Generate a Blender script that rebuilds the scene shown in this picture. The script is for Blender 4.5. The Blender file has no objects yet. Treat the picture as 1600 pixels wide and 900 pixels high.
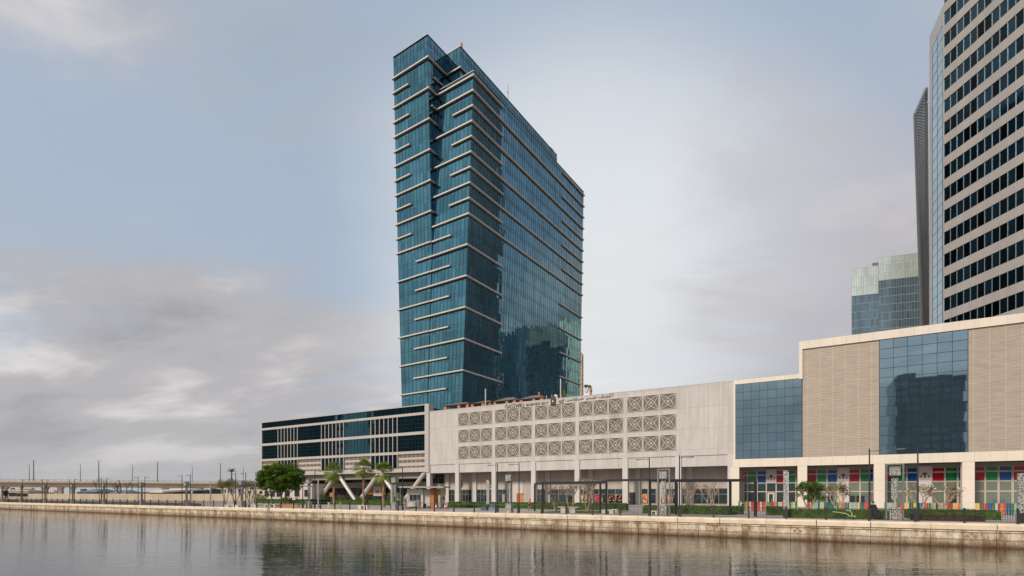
import bpy, bmesh, math, random
from math import sin, cos, pi, radians, floor, sqrt
from mathutils import Vector, Matrix, noise as mnoise

scene = bpy.context.scene
COL = scene.collection
random.seed(7)

# ------------------------------------------------------------------ camera
FPX = 808.0                      # focal length in pixels of the 1600 px wide photograph
CAMZ = 2.5
HOR = 772.0
cam_data = bpy.data.cameras.new("camera")
cam_data.sensor_width = 36.0
cam_data.lens = FPX / 1600 * 36.0
cam_data.shift_y = (HOR - 450.0) / 1600.0
cam_data.clip_end = 9000
cam_data.clip_start = 0.3
cam = bpy.data.objects.new("camera", cam_data)
cam.location = (0, 0, CAMZ)
cam.rotation_euler = (radians(90), 0, 0)
COL.objects.link(cam)
scene.camera = cam

# ------------------------------------------------------------------ light
SUN_EL = radians(34)
SUN_DIR = Vector((-0.80, -0.60, 0)).normalized() * cos(SUN_EL) + Vector((0, 0, sin(SUN_EL)))
sd = bpy.data.lights.new("sun", 'SUN')
sd.energy = 2.6
sd.angle = radians(12)
sd.color = (1.0, 0.89, 0.76)
sun = bpy.data.objects.new("sun", sd)
sun.rotation_euler = SUN_DIR.to_track_quat('Z', 'Y').to_euler()
COL.objects.link(sun)

world = bpy.data.worlds.new("World")
scene.world = world
world.use_nodes = True
nt = world.node_tree
for n in list(nt.nodes):
    nt.nodes.remove(n)
N = nt.nodes.new
L = nt.links.new
wo = N('ShaderNodeOutputWorld')
bg = N('ShaderNodeBackground')
bg.inputs['Strength'].default_value = 0.1
L(bg.outputs[0], wo.inputs[0])
sky = N('ShaderNodeTexSky')
sky.sky_type = 'NISHITA'
sky.sun_disc = False
sky.sun_elevation = SUN_EL
sky.sun_rotation = math.atan2(SUN_DIR.x, SUN_DIR.y)
sky.air_density = 1.0
sky.dust_density = 2.5
sky.ozone_density = 1.5
tc = N('ShaderNodeTexCoord')
sep = N('ShaderNodeSeparateXYZ')
L(tc.outputs['Generated'], sep.inputs[0])


def wmath(op, a, b=None, clamp=False):
    n = N('ShaderNodeMath')
    n.operation = op
    n.use_clamp = clamp
    for i, v in enumerate((a, b)):
        if v is None:
            continue
        if isinstance(v, (int, float)):
            n.inputs[i].default_value = v
        else:
            L(v, n.inputs[i])
    return n.outputs[0]


# cloud deck: the view direction projected on a plane far overhead
zc = wmath('ADD', wmath('MAXIMUM', sep.outputs[2], 0.0), 0.30)
px_ = wmath('DIVIDE', sep.outputs[0], zc)
py_ = wmath('DIVIDE', sep.outputs[1], zc)
comb = N('ShaderNodeCombineXYZ')
L(px_, comb.inputs[0])
L(py_, comb.inputs[1])


def wnoise(scale, detail, rough, off, stretch=(1, 1, 1), dist=0.0):
    mp = N('ShaderNodeMapping')
    mp.inputs['Location'].default_value = off
    mp.inputs['Scale'].default_value = stretch
    L(comb.outputs[0], mp.inputs[0])
    t = N('ShaderNodeTexNoise')
    t.inputs['Scale'].default_value = scale
    t.inputs['Detail'].default_value = detail
    t.inputs['Roughness'].default_value = rough
    t.inputs['Distortion'].default_value = dist
    L(mp.outputs[0], t.inputs[0])
    return t.outputs[0]


def wramp(v, stops):
    r = N('ShaderNodeValToRGB')
    r.color_ramp.interpolation = 'EASE'
    els = r.color_ramp.elements
    while len(els) < len(stops):
        els.new(0.5)
    for e, (p, c) in zip(els, stops):
        e.position = p
        e.color = c if len(c) == 4 else (*c, 1)
    L(v, r.inputs[0])
    return r.outputs[0]


def wmix(f, a, b):
    m = N('ShaderNodeMix')
    m.data_type = 'RGBA'
    for i, v in ((0, f), (6, a), (7, b)):
        if isinstance(v, (int, float)):
            m.inputs[i].default_value = v
        elif isinstance(v, tuple):
            m.inputs[i].default_value = (*v, 1)
        else:
            L(v, m.inputs[i])
    return m.outputs[2]


# thin veil over the blue, then the thicker grey and cream cloud
elev = sep.outputs[2]
nish = N('ShaderNodeHueSaturation')
nish.inputs['Saturation'].default_value = 0.8
nish.inputs['Value'].default_value = 1.0
L(sky.outputs[0], nish.inputs['Color'])
veil = wmix(0.80, nish.outputs[0], (3.45, 4.2, 5.15))
n1 = wnoise(0.85, 6, 0.50, (3.1, 1.7, 0), (0.75, 1.0, 1), 0.3)
n2 = wnoise(1.3, 5, 0.55, (8.3, 4.4, 0), (0.7, 1.0, 1), 0.2)
lowm = wramp(elev, [(0.0, (1, 1, 1)), (0.30, (0.62, 0.62, 0.62)), (0.50, (0.1, 0.1, 0.1)), (0.85, (0.0, 0.0, 0.0))])
n3 = wnoise(2.4, 6, 0.62, (5.2, 9.1, 0), (0.55, 1.5, 1), 0.6)
cover = wmath('ADD', wmath('ADD', n1, wmath('MULTIPLY', lowm, 0.42)), wmath('MULTIPLY', wmath('SUBTRACT', n3, 0.5), 0.62))
mask = wramp(cover, [(0.53, (0.05, 0.05, 0.05)), (0.83, (1, 1, 1))])
cloudcol = wramp(wmath('ADD', n2, wmath('MULTIPLY', wmath('SUBTRACT', n3, 0.5), 0.35)), [(0.34, (0.36, 0.355, 0.375)), (0.50, (0.51, 0.49, 0.50)), (0.66, (0.84, 0.785, 0.765))])
cc = N('ShaderNodeVectorMath')
cc.operation = 'SCALE'
cc.inputs['Scale'].default_value = 7.4
L(cloudcol, cc.inputs[0])
skyc = wmix(wmath('MULTIPLY', mask, 0.92), veil, cc.outputs[0])
hz = wramp(elev, [(0.0, (1, 1, 1)), (0.16, (0, 0, 0))])
# the thin bright break in the cloud low in the north east
gv = Vector((0.13, 1.0, 0.36)).normalized()
gd = N('ShaderNodeVectorMath')
gd.operation = 'DOT_PRODUCT'
gd.inputs[1].default_value = gv
L(tc.outputs['Generated'], gd.inputs[0])
glow = wramp(wmath('ADD', gd.outputs['Value'], wmath('MULTIPLY', wmath('SUBTRACT', n1, 0.5), 0.16)), [(0.875, (0, 0, 0)), (1.0, (1, 1, 1))])
skyc = wmix(wmath('MULTIPLY', glow, 0.72), skyc, (6.8, 6.95, 7.05))
# a darker bank beside it
dv = Vector((0.64, 1.0, 0.50)).normalized()
dd = N('ShaderNodeVectorMath')
dd.operation = 'DOT_PRODUCT'
dd.inputs[1].default_value = dv
L(tc.outputs['Generated'], dd.inputs[0])
dk = wramp(wmath('ADD', dd.outputs['Value'], wmath('MULTIPLY', wmath('SUBTRACT', n3, 0.5), 0.10)), [(0.955, (0, 0, 0)), (1.0, (1, 1, 1))])
skyc = wmix(wmath('MULTIPLY', dk, 0.6), skyc, (3.9, 3.8, 4.15))
skyc = wmix(wmath('MULTIPLY', hz, 0.75), skyc, (3.75, 3.75, 3.85))
L(skyc, bg.inputs['Color'])

vs = scene.view_settings
vs.view_transform = 'Standard'
vs.look = 'None'
vs.exposure = 0.35
vs.gamma = 1.0
vs.use_curve_mapping = False
scene.cycles.max_bounces = 6
scene.cycles.glossy_bounces = 4
scene.cycles.diffuse_bounces = 2
scene.cycles.transmission_bounces = 2
scene.cycles.sample_clamp_indirect = 6
scene.cycles.caustics_reflective = False
scene.cycles.caustics_refractive = False

# ------------------------------------------------------------------ helpers
CU, SU = 0.8660254, 0.5           # the street direction u runs right and towards the camera, v away from it


def S(u, v, z=0.0):
    return Vector((u * CU + v * SU, -u * SU + v * CU, z))


def on_v(x, v):
    """photo column x on the vertical plane at distance v -> (u, metres per pixel)"""
    t = (x - 800.0) / FPX
    Y = v / (CU + SU * t)
    return Y * (CU * t - SU), Y / FPX


def at(x, Y, z=0.0):
    return Vector(((x - 800.0) / FPX * Y, Y, z))


def zat(y, Y):
    return CAMZ + (HOR - y) * Y / FPX


def uv_of(p):
    return p.x * CU - p.y * SU, p.x * SU + p.y * CU


class Frame:
    """local axes: ex along, ey depth, ez up"""
    def __init__(self, o=(0, 0, 0), ex=(1, 0, 0), ey=(0, 1, 0)):
        self.o = Vector(o)
        self.ex = Vector(ex).normalized()
        self.ey = Vector(ey).normalized()

    def __call__(self, a, b, c):
        return self.o + self.ex * a + self.ey * b + Vector((0, 0, c))


WORLD = Frame()
STREET = Frame((0, 0, 0), (CU, -SU, 0), (SU, CU, 0))


class MB:
    def __init__(self, frame=WORLD):
        self.v = []
        self.f = []
        self.uv = []
        self.mi = []
        self.smooth = []
        self.fr = frame
        self.m = 0

    def face(self, pts, uvs=None, smooth=False, world=False):
        i = len(self.v)
        for p in pts:
            self.v.append(Vector(p) if world else self.fr(*p))
        self.f.append(list(range(i, i + len(pts))))
        self.uv.append(uvs if uvs else [(0, 0)] * len(pts))
        self.mi.append(self.m)
        self.smooth.append(smooth)

    def box(self, a0, a1, b0, b1, c0, c1, skip=''):
        if a1 < a0:
            a0, a1 = a1, a0
        if b1 < b0:
            b0, b1 = b1, b0
        if c1 < c0:
            c0, c1 = c1, c0
        P = lambda a, b, c: (a, b, c)
        if 'f' not in skip:
            self.face([P(a0, b0, c0), P(a1, b0, c0), P(a1, b0, c1), P(a0, b0, c1)], [(a0, c0), (a1, c0), (a1, c1), (a0, c1)])
        if 'k' not in skip:
            self.face([P(a1, b1, c0), P(a0, b1, c0), P(a0, b1, c1), P(a1, b1, c1)], [(a1, c0), (a0, c0), (a0, c1), (a1, c1)])
        if 'l' not in skip:
            self.face([P(a0, b1, c0), P(a0, b0, c0), P(a0, b0, c1), P(a0, b1, c1)], [(b1, c0), (b0, c0), (b0, c1), (b1, c1)])
        if 'r' not in skip:
            self.face([P(a1, b0, c0), P(a1, b1, c0), P(a1, b1, c1), P(a1, b0, c1)], [(b0, c0), (b1, c0), (b1, c1), (b0, c1)])
        if 't' not in skip:
            self.face([P(a0, b0, c1), P(a1, b0, c1), P(a1, b1, c1), P(a0, b1, c1)], [(a0, b0), (a1, b0), (a1, b1), (a0, b1)])
        if 'b' not in skip:
            self.face([P(a0, b1, c0), P(a1, b1, c0), P(a1, b0, c0), P(a0, b0, c0)], [(a0, b1), (a1, b1), (a1, b0), (a0, b0)])
        return self

    def prism(self, poly, c0, c1, top=None):
        """poly: counter-clockwise (a,b); top: other polygon for the upper ring"""
        top = top or poly
        n = len(poly)
        run = 0
        for i in range(n):
            j = (i + 1) % n
            l = sqrt((poly[i][0] - poly[j][0]) ** 2 + (poly[i][1] - poly[j][1]) ** 2)
            self.face([(*poly[i], c0), (*poly[j], c0), (*top[j], c1), (*top[i], c1)],
                      [(run, c0), (run + l, c0), (run + l, c1), (run, c1)])
            run += l
        self.face([(*p, c1) for p in top], [tuple(p) for p in top])
        self.face([(*p, c0) for p in reversed(poly)], [tuple(p) for p in reversed(poly)])
        return self

    def bar(self, p, q, w, h=None, world=True, up=Vector((0, 0, 1))):
        """rectangular bar between two points, w across and h in the 'up' sense"""
        h = w if h is None else h
        if not world:
            p, q = self.fr(*p), self.fr(*q)
        p, q = Vector(p), Vector(q)
        d = (q - p).normalized()
        if abs(d.dot(up)) > 0.98:
            up = Vector((0, 1, 0)) if abs(d.y) < 0.9 else Vector((1, 0, 0))
        s = d.cross(up).normalized() * w / 2
        t = s.cross(d).normalized() * h / 2
        A = [p - s - t, p + s - t, p + s + t, p - s + t]
        B = [x + (q - p) for x in A]
        for i in range(4):
            j = (i + 1) % 4
            self.face([A[j], A[i], B[i], B[j]], world=True)
        self.face(A, world=True)
        self.face(B[::-1], world=True)
        return self

    def tube(self, pts, radii, n=8, caps=True, smooth=True):
        pts = [Vector(p) for p in pts]
        if isinstance(radii, (int, float)):
            radii = [radii] * len(pts)
        rings = []
        up = Vector((0.123, 0.3, 1)).normalized()
        for i, p in enumerate(pts):
            d = (pts[min(i + 1, len(pts) - 1)] - pts[max(i - 1, 0)]).normalized()
            if abs(d.dot(up)) > 0.95:
                s = d.cross(Vector((1, 0.1, 0))).normalized()
            else:
                s = d.cross(up).normalized()
            t = d.cross(s).normalized()
            rings.append([p + (s * cos(2 * pi * k / n) + t * sin(2 * pi * k / n)) * radii[i] for k in range(n)])
        for a, b in zip(rings, rings[1:]):
            for k in range(n):
                j = (k + 1) % n
                self.face([a[k], a[j], b[j], b[k]], smooth=smooth, world=True)
        if caps:
            self.face(rings[0][::-1], world=True)
            self.face(rings[-1], world=True)
        return self

    def lathe(self, c, prof, n=12, smooth=True):
        """profile [(r,z)] about the vertical through c"""
        c = Vector(c)
        rings = [[c + Vector((r * cos(2 * pi * k / n), r * sin(2 * pi * k / n), z)) for k in range(n)] for r, z in prof]
        for a, b in zip(rings, rings[1:]):
            for k in range(n):
                j = (k + 1) % n
                self.face([a[k], a[j], b[j], b[k]], smooth=smooth, world=True)
        self.face(rings[0][::-1], world=True)
        self.face(rings[-1], world=True)
        return self

    def leaves(self, c, r, count, size, flat=0.6, rnd=random, shell=0.0):
        c = Vector(c)
        r = Vector(r) if not isinstance(r, (int, float)) else Vector((r, r, r))
        for _ in range(count):
            while True:
                d = Vector((rnd.uniform(-1, 1), rnd.uniform(-1, 1), rnd.uniform(-1, 1)))
                if shell < d.length <= 1:
                    break
            p = c + Vector((d.x * r.x, d.y * r.y, d.z * r.z))
            nrm = Vector((rnd.gauss(0, 1), rnd.gauss(0, 1), rnd.gauss(flat, 1))).normalized()
            s = nrm.cross(Vector((rnd.random(), rnd.random(), rnd.random() - .5))).normalized()
            t = nrm.cross(s)
            k = size * rnd.uniform(.6, 1.3)
            self.face([p - s * k, p - t * k * .45, p + s * k, p + t * k * .45], world=True)
        return self

    def build(self, name, mats, parent=None, origin=None, merge=False):
        if not isinstance(mats, (list, tuple)):
            mats = [mats]
        me = bpy.data.meshes.new(name)
        if parent is not None:
            base = parent.matrix_world.translation.copy() if parent.parent is None else world_loc(parent)
            o0 = base
        elif origin is not None:
            o0 = Vector(origin)
        else:
            n = max(1, len(self.v))
            o0 = Vector((sum(p.x for p in self.v) / n, sum(p.y for p in self.v) / n, min(p.z for p in self.v)))
        me.from_pydata([p - o0 for p in self.v], [], self.f)
        uvl = me.uv_layers.new(name="UVMap")
        flat = [c for fu in self.uv for uv in fu for c in uv]
        uvl.data.foreach_set('uv', flat)
        me.polygons.foreach_set('material_index', self.mi)
        me.polygons.foreach_set('use_smooth', self.smooth)
        for m in mats:
            me.materials.append(m)
        me.update()
        if merge:
            bm = bmesh.new()
            bm.from_mesh(me)
            bmesh.ops.remove_doubles(bm, verts=bm.verts, dist=0.0005)
            bm.to_mesh(me)
            bm.free()
        o = bpy.data.objects.new(name, me)
        COL.objects.link(o)
        if parent is not None:
            o.parent = parent
            LOC[o.name] = o0
        else:
            o.location = o0
            LOC[o.name] = o0
        return o


LOC = {}


def world_loc(o):
    return LOC.get(o.name, Vector(o.location)).copy()


def tag(o, label=None, cat=None, group=None, kind=None):
    if label:
        o['label'] = label
    if cat:
        o['category'] = cat
    if group:
        o['group'] = group
    if kind:
        o['kind'] = kind
    return o


def thing(name, label, cat, loc=(0, 0, 0), rz=0.0, group=None):
    o = bpy.data.objects.new(name, None)
    o.empty_display_size = 0.5
    COL.objects.link(o)
    o.location = loc
    o.rotation_euler = (0, 0, rz)
    o.matrix_world = Matrix.Translation(Vector(loc))
    LOC[o.name] = Vector(loc)
    return tag(o, label, cat, group)


def copy_tree(o, loc=None, rz=None, label=None, scale=None, parent=None):
    c = o.copy()
    COL.objects.link(c)
    if parent is not None:
        c.parent = parent
    if loc is not None:
        c.location = loc
    if rz is not None:
        c.rotation_euler = (0, 0, rz)
    if scale is not None:
        c.scale = scale if isinstance(scale, (tuple, list)) else (scale,) * 3
    if label:
        c['label'] = label
    for ch in KIDS(o):
        copy_tree(ch, parent=c)
    return c


def KIDS(o):
    return [x for x in list(o.children)]


# ------------------------------------------------------------------ materials
def lin(r, g, b):
    f = lambda c: (c / 255 / 12.92) if c / 255 <= 0.04045 else ((c / 255 + 0.055) / 1.055) ** 2.4
    return (f(r), f(g), f(b))


class NT:
    def __init__(self, name):
        self.m = bpy.data.materials.new(name)
        self.m.use_nodes = True
        self.t = self.m.node_tree
        self.p = self.t.nodes['Principled BSDF']

    def n(self, kind, **kw):
        nd = self.t.nodes.new(kind)
        for k, v in kw.items():
            if k.startswith('_'):
                setattr(nd, k[1:], v)
        return nd

    def l(self, a, b):
        self.t.links.new(a, b)

    def math(self, op, a, b=None, clamp=False):
        n = self.n('ShaderNodeMath')
        n.operation = op
        n.use_clamp = clamp
        for i, v in enumerate((a, b)):
            if v is None:
                continue
            if isinstance(v, (int, float)):
                n.inputs[i].default_value = v
            else:
                self.l(v, n.inputs[i])
        return n.outputs[0]

    def mix(self, f, a, b, blend='MIX'):
        m = self.n('ShaderNodeMix')
        m.data_type = 'RGBA'
        m.blend_type = blend
        for i, v in ((0, f), (6, a), (7, b)):
            if isinstance(v, (int, float)):
                m.inputs[i].default_value = v
            elif isinstance(v, tuple):
                m.inputs[i].default_value = (*v[:3], 1)
            else:
                self.l(v, m.inputs[i])
        return m.outputs[2]

    def noise(self, scale, detail=4, rough=0.55, vec=None, stretch=None, dist=0):
        t = self.n('ShaderNodeTexNoise')
        t.inputs['Scale'].default_value = scale
        t.inputs['Detail'].default_value = detail
        t.inputs['Roughness'].default_value = rough
        t.inputs['Distortion'].default_value = dist
        if vec is None:
            vec = self.geo()
        if stretch:
            mp = self.n('ShaderNodeMapping')
            mp.inputs['Scale'].default_value = stretch
            self.l(vec, mp.inputs[0])
            vec = mp.outputs[0]
        self.l(vec, t.inputs[0])
        return t.outputs[0]

    def geo(self):
        if not hasattr(self, '_g'):
            self._g = self.n('ShaderNodeNewGeometry')
        return self._g.outputs['Position']

    def uvs(self):
        if not hasattr(self, '_u'):
            self._u = self.n('ShaderNodeUVMap')
            self._u.uv_map = 'UVMap'
        return self._u.outputs[0]

    def ramp(self, v, stops):
        r = self.n('ShaderNodeValToRGB')
        els = r.color_ramp.elements
        while len(els) < len(stops):
            els.new(0.5)
        for e, (p, c) in zip(els, stops):
            e.position = p
            e.color = (c, c, c, 1) if isinstance(c, (int, float)) else (*c[:3], 1)
        self.l(v, r.inputs[0])
        return r.outputs[0]

    def bump(self, h, strength, dist=0.02, normal=None):
        b = self.n('ShaderNodeBump')
        b.inputs['Strength'].default_value = strength
        b.inputs['Distance'].default_value = dist
        self.l(h, b.inputs['Height'])
        if normal is not None:
            self.l(normal, b.inputs['Normal'])
        return b.outputs[0]

    def set(self, color=None, rough=None, metal=None, normal=None, spec=None, ior=None):
        for key, v in (('Base Color', color), ('Roughness', rough), ('Metallic', metal), ('Normal', normal),
                       ('Specular IOR Level', spec), ('IOR', ior)):
            if v is None:
                continue
            if isinstance(v, (int, float)):
                self.p.inputs[key].default_value = v
            elif isinstance(v, tuple):
                self.p.inputs[key].default_value = (*v[:3], 1)
            else:
                self.l(v, self.p.inputs[key])
        return self.m


def plain(name, col, rough=0.6, metal=0.0, var=0.15, scale=1.5, bump=0.0, bscale=20, spec=0.4):
    t = NT(name)
    nz = t.noise(scale, 5, 0.6)
    f = t.ramp(nz, [(0.3, 1 - var), (0.7, 1 + var)])
    c = t.mix(1.0, col, f, 'MULTIPLY')
    nrm = t.bump(t.noise(bscale, 4), bump, 0.02) if bump else None
    return t.set(c, rough, metal, nrm, spec)


def cladding(name, col, w, h, offx=0.0, offz=0.0, joint=0.02, jcol=0.45, var=0.05, rough=0.6, dirt=0.12, metal=0.0):
    """flat panels with open joints and a slightly different tone per panel; UV is in metres"""
    t = NT(name)
    sp = t.n('ShaderNodeSeparateXYZ')
    t.l(t.uvs(), sp.inputs[0])
    x = t.math('DIVIDE', t.math('ADD', sp.outputs[0], offx + 1000 * w), w)
    z = t.math('DIVIDE', t.math('ADD', sp.outputs[1], offz + 1000 * h), h)
    fx = t.math('FRACT', x)
    fz = t.math('FRACT', z)
    jx = t.math('LESS_THAN', fx, joint / w)
    jz = t.math('LESS_THAN', fz, joint / h)
    j = t.math('MAXIMUM', jx, jz)
    wn = t.n('ShaderNodeTexWhiteNoise')
    wn.noise_dimensions = '2D'
    cb = t.n('ShaderNodeCombineXYZ')
    t.l(t.math('FLOOR', x), cb.inputs[0])
    t.l(t.math('FLOOR', z), cb.inputs[1])
    t.l(cb.outputs[0], wn.inputs['Vector'])
    tone = t.math('ADD', 1 - var, t.math('MULTIPLY', wn.outputs['Value'], 2 * var))
    d = t.ramp(t.noise(0.35, 6, 0.65, stretch=(1, 1, 0.35)), [(0.35, 1 - dirt), (0.65, 1.0 + dirt * .3)])
    st = t.ramp(t.noise(1.6, 5, 0.7, stretch=(1, 1, 0.07)), [(0.42, 1.0), (0.72, 1 - dirt * 1.3)])
    d = t.mix(1.0, d, st, 'MULTIPLY')
    c = t.mix(1.0, t.mix(1.0, col, tone, 'MULTIPLY'), d, 'MULTIPLY')
    jc = tuple(k * jcol for k in col)
    c = t.mix(j, c, jc)
    return t.set(c, rough, metal, None, 0.35)


def mirror_glass(name, col, tilt=0.006, rough=0.02, wob=0.25, wscale=0.25, metal=0.95, var=0.12, stretch=(1, 1, 1)):
    """coated curtain-wall glass: every pane leans a hair differently and is not quite flat; UV counts panes"""
    t = NT(name)
    fl = t.n('ShaderNodeVectorMath')
    fl.operation = 'FLOOR'
    t.l(t.uvs(), fl.inputs[0])
    wn = t.n('ShaderNodeTexWhiteNoise')
    wn.noise_dimensions = '3D'
    t.l(fl.outputs[0], wn.inputs['Vector'])
    s1 = t.n('ShaderNodeVectorMath')
    s1.operation = 'SUBTRACT'
    s1.inputs[1].default_value = (0.5, 0.5, 0.5)
    t.l(wn.outputs['Color'], s1.inputs[0])
    s2 = t.n('ShaderNodeVectorMath')
    s2.operation = 'SCALE'
    s2.inputs['Scale'].default_value = tilt * 2
    t.l(s1.outputs[0], s2.inputs[0])
    g = t.n('ShaderNodeNewGeometry')
    t._g = g
    bmp = t.bump(t.noise(wscale, 3, 0.5, stretch=stretch), wob, 0.05)
    ad = t.n('ShaderNodeVectorMath')
    ad.operation = 'ADD'
    t.l(bmp, ad.inputs[0])
    t.l(s2.outputs[0], ad.inputs[1])
    nm = t.n('ShaderNodeVectorMath')
    nm.operation = 'NORMALIZE'
    t.l(ad.outputs[0], nm.inputs[0])
    tone = t.math('ADD', 1 - var, t.math('MULTIPLY', wn.outputs['Value'], 2 * var))
    big = t.ramp(t.noise(0.05, 3), [(0.35, 0.85), (0.65, 1.12)])
    c = t.mix(1.0, t.mix(1.0, col, tone, 'MULTIPLY'), big, 'MULTIPLY')
    return t.set(c, rough, metal, nm.outputs[0], 0.5)


def leaf_mat(name, c1, c2, scale=1.2):
    t = NT(name)
    nz = t.noise(scale, 4, 0.7)
    c = t.mix(t.ramp(nz, [(0.35, 0.0), (0.65, 1.0)]), c1, c2)
    t.set(c, 0.6, 0, None, 0.2)
    # a little light through the leaf
    tr = t.n('ShaderNodeBsdfTranslucent')
    t.l(c, tr.inputs[0])
    mx = t.n('ShaderNodeMixShader')
    mx.inputs[0].default_value = 0.3
    out = t.t.nodes['Material Output']
    t.l(t.p.outputs[0], mx.inputs[1])
    t.l(tr.outputs[0], mx.inputs[2])
    t.l(mx.outputs[0], out.inputs[0])
    return t.m


M = {}
M['tower_glass'] = mirror_glass('tower_glass', (0.095, 0.235, 0.28), 0.007, 0.03, 0.30, 0.25, var=0.2)
M['tower_glass_side'] = mirror_glass('tower_glass_side', (0.125, 0.245, 0.30), 0.006, 0.02, 0.34, 0.25, var=0.18)
M['office_glass'] = mirror_glass('office_glass', (0.055, 0.15, 0.185), 0.008, 0.04, 0.25, 0.5)
M['blue_glass'] = mirror_glass('blue_glass', (0.25, 0.36, 0.42), 0.0016, 0.02, 0.16, 0.14, var=0.07)
M['dark_glass'] = mirror_glass('dark_glass', (0.026, 0.055, 0.07), 0.012, 0.04, 0.3, 0.5, var=0.85)
M['crown_glass'] = mirror_glass('crown_glass', (0.75, 0.82, 0.76), 0.01, 0.25, 0.2, 0.4, metal=0.5)
M['deep_glass'] = mirror_glass('deep_glass', (0.15, 0.235, 0.285), 0.004, 0.08, 0.2, 0.1, metal=0.5, var=0.2)
M['fin'] = plain('ledge_metal', (0.56, 0.50, 0.44), 0.45, 0.0, 0.06, 0.5)
M['mullion'] = plain('mullion_metal', (0.03, 0.065, 0.08), 0.4, 0.6, 0.1)
M['dark_metal'] = plain('dark_metal', (0.045, 0.045, 0.048), 0.5, 0.5, 0.15, 3)
M['grey_metal'] = plain('grey_metal', (0.22, 0.22, 0.21), 0.45, 0.5, 0.1, 3)
M['pale_metal'] = plain('pale_metal', (0.50, 0.49, 0.47), 0.4, 0.6, 0.08, 2)
M['stone_wall'] = cladding('stone_cladding', (0.55, 0.51, 0.485), 1.983, 4.5, 0.93, 1.4, 0.055, 0.62, 0.04)
M['stone_plain'] = plain('stone_plain', (0.55, 0.51, 0.485), 0.65, 0, 0.05, 0.4)
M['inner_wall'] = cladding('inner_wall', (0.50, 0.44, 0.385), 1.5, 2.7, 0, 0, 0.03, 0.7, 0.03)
M['white_clad'] = cladding('white_cladding', (0.74, 0.65, 0.54), 2.05, 40.0, 0.4, 10, 0.035, 0.55, 0.02, 0.5, 0.05)
M['white_plain'] = plain('white_plain', (0.74, 0.65, 0.54), 0.5, 0, 0.04, 0.4)
M['office_frame'] = plain('office_frame', (0.46, 0.42, 0.385), 0.5, 0, 0.05, 0.5)
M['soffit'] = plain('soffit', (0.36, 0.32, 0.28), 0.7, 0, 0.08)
M['roof'] = plain('roof_felt', (0.22, 0.21, 0.2), 0.9, 0, 0.1)
M['dark_room'] = plain('dark_room', (0.02, 0.02, 0.022), 0.5, 0, 0.2)
M['shop_glass'] = mirror_glass('shop_glass', (0.05, 0.065, 0.07), 0.01, 0.05, 0.3, 0.8, 0.5, 0.5)
M['class_glass'] = mirror_glass('class_glass', (0.20, 0.23, 0.18), 0.01, 0.08, 0.3, 0.8, 0.35, 0.35)
M['pane_red'] = plain('pane_red', (0.32, 0.008, 0.015), 0.12, 0, 0.15, 2)
M['pane_green'] = plain('pane_green', (0.006, 0.19, 0.055), 0.12, 0, 0.15, 2)
M['pane_blue'] = plain('pane_blue', (0.005, 0.06, 0.24), 0.12, 0, 0.15, 2)
M['trace'] = plain('tracery_white', (0.66, 0.60, 0.53), 0.55, 0, 0.04)
M['brown_sign'] = plain('brown_sign', (0.06, 0.035, 0.025), 0.5)
M['letter'] = plain('letter_metal', (0.24, 0.20, 0.17), 0.4, 0.3)
M['emblem'] = plain('emblem_maroon', (0.12, 0.03, 0.025), 0.5)
M['timber'] = plain('timber', (0.36, 0.15, 0.065), 0.6, 0, 0.25, 2)
M['terracotta'] = plain('terracotta', (0.42, 0.20, 0.11), 0.7, 0, 0.2, 2)
M['canopy'] = plain('tent_canopy', (0.17, 0.13, 0.12), 0.8, 0, 0.2, 1.5)
M['trunk'] = plain('bark', (0.16, 0.11, 0.075), 0.9, 0, 0.35, 4, 0.5, 12)
M['palm_trunk'] = plain('palm_trunk', (0.34, 0.19, 0.10), 0.9, 0, 0.3, 3, 0.5, 14)
M['pale_bark'] = plain('pale_bark', (0.36, 0.27, 0.19), 0.8, 0, 0.25, 5)
M['leaf_green'] = leaf_mat('leaf_green', (0.05, 0.12, 0.014), (0.19, 0.30, 0.035), 1.1)
M['leaf_mid'] = leaf_mat('leaf_mid', (0.035, 0.085, 0.014), (0.12, 0.19, 0.035), 1.6)
M['leaf_palm'] = leaf_mat('leaf_palm', (0.11, 0.17, 0.03), (0.33, 0.38, 0.09), 1.5)
M['leaf_dry'] = leaf_mat('leaf_dry', (0.14, 0.11, 0.045), (0.27, 0.21, 0.10), 1.5)
M['leaf_olive'] = leaf_mat('leaf_olive', (0.10, 0.11, 0.035), (0.23, 0.19, 0.07), 1.5)
M['leaf_far'] = leaf_mat('leaf_far', (0.05, 0.07, 0.055), (0.10, 0.125, 0.09), 0.3)
M['leaf_hedge'] = leaf_mat('leaf_hedge', (0.035, 0.085, 0.012), (0.115, 0.175, 0.03), 2.2)
M['leaf_purple'] = leaf_mat('leaf_purple', (0.06, 0.035, 0.03), (0.12, 0.08, 0.05), 2.2)
M['flower'] = plain('flower_white', (0.8, 0.76, 0.66), 0.6)
M['grass'] = plain('grass', (0.06, 0.10, 0.02), 0.9, 0, 0.35, 1.0, 0.4, 30)
M['concrete'] = plain('viaduct_concrete', (0.62, 0.50, 0.37), 0.8, 0, 0.12, 0.15)
M['concrete_light'] = plain('parapet_concrete', (0.78, 0.68, 0.55), 0.8, 0, 0.08, 0.15)
M['beige_wall'] = cladding('beige_wall', (0.55, 0.45, 0.33), 4.0, 9, 0, 3, 0.12, 0.6, 0.06, 0.8)
M['house'] = plain('house_wall', (0.50, 0.38, 0.30), 0.8, 0, 0.15, 0.2)
M['house_white'] = plain('house_white', (0.62, 0.58, 0.52), 0.8, 0, 0.1, 0.2)
M['shed'] = plain('shed_metal', (0.16, 0.18, 0.20), 0.6, 0.2, 0.15, 0.3)
M['bench'] = plain('bench_stone', (0.60, 0.55, 0.47), 0.7, 0, 0.08, 1)
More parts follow.
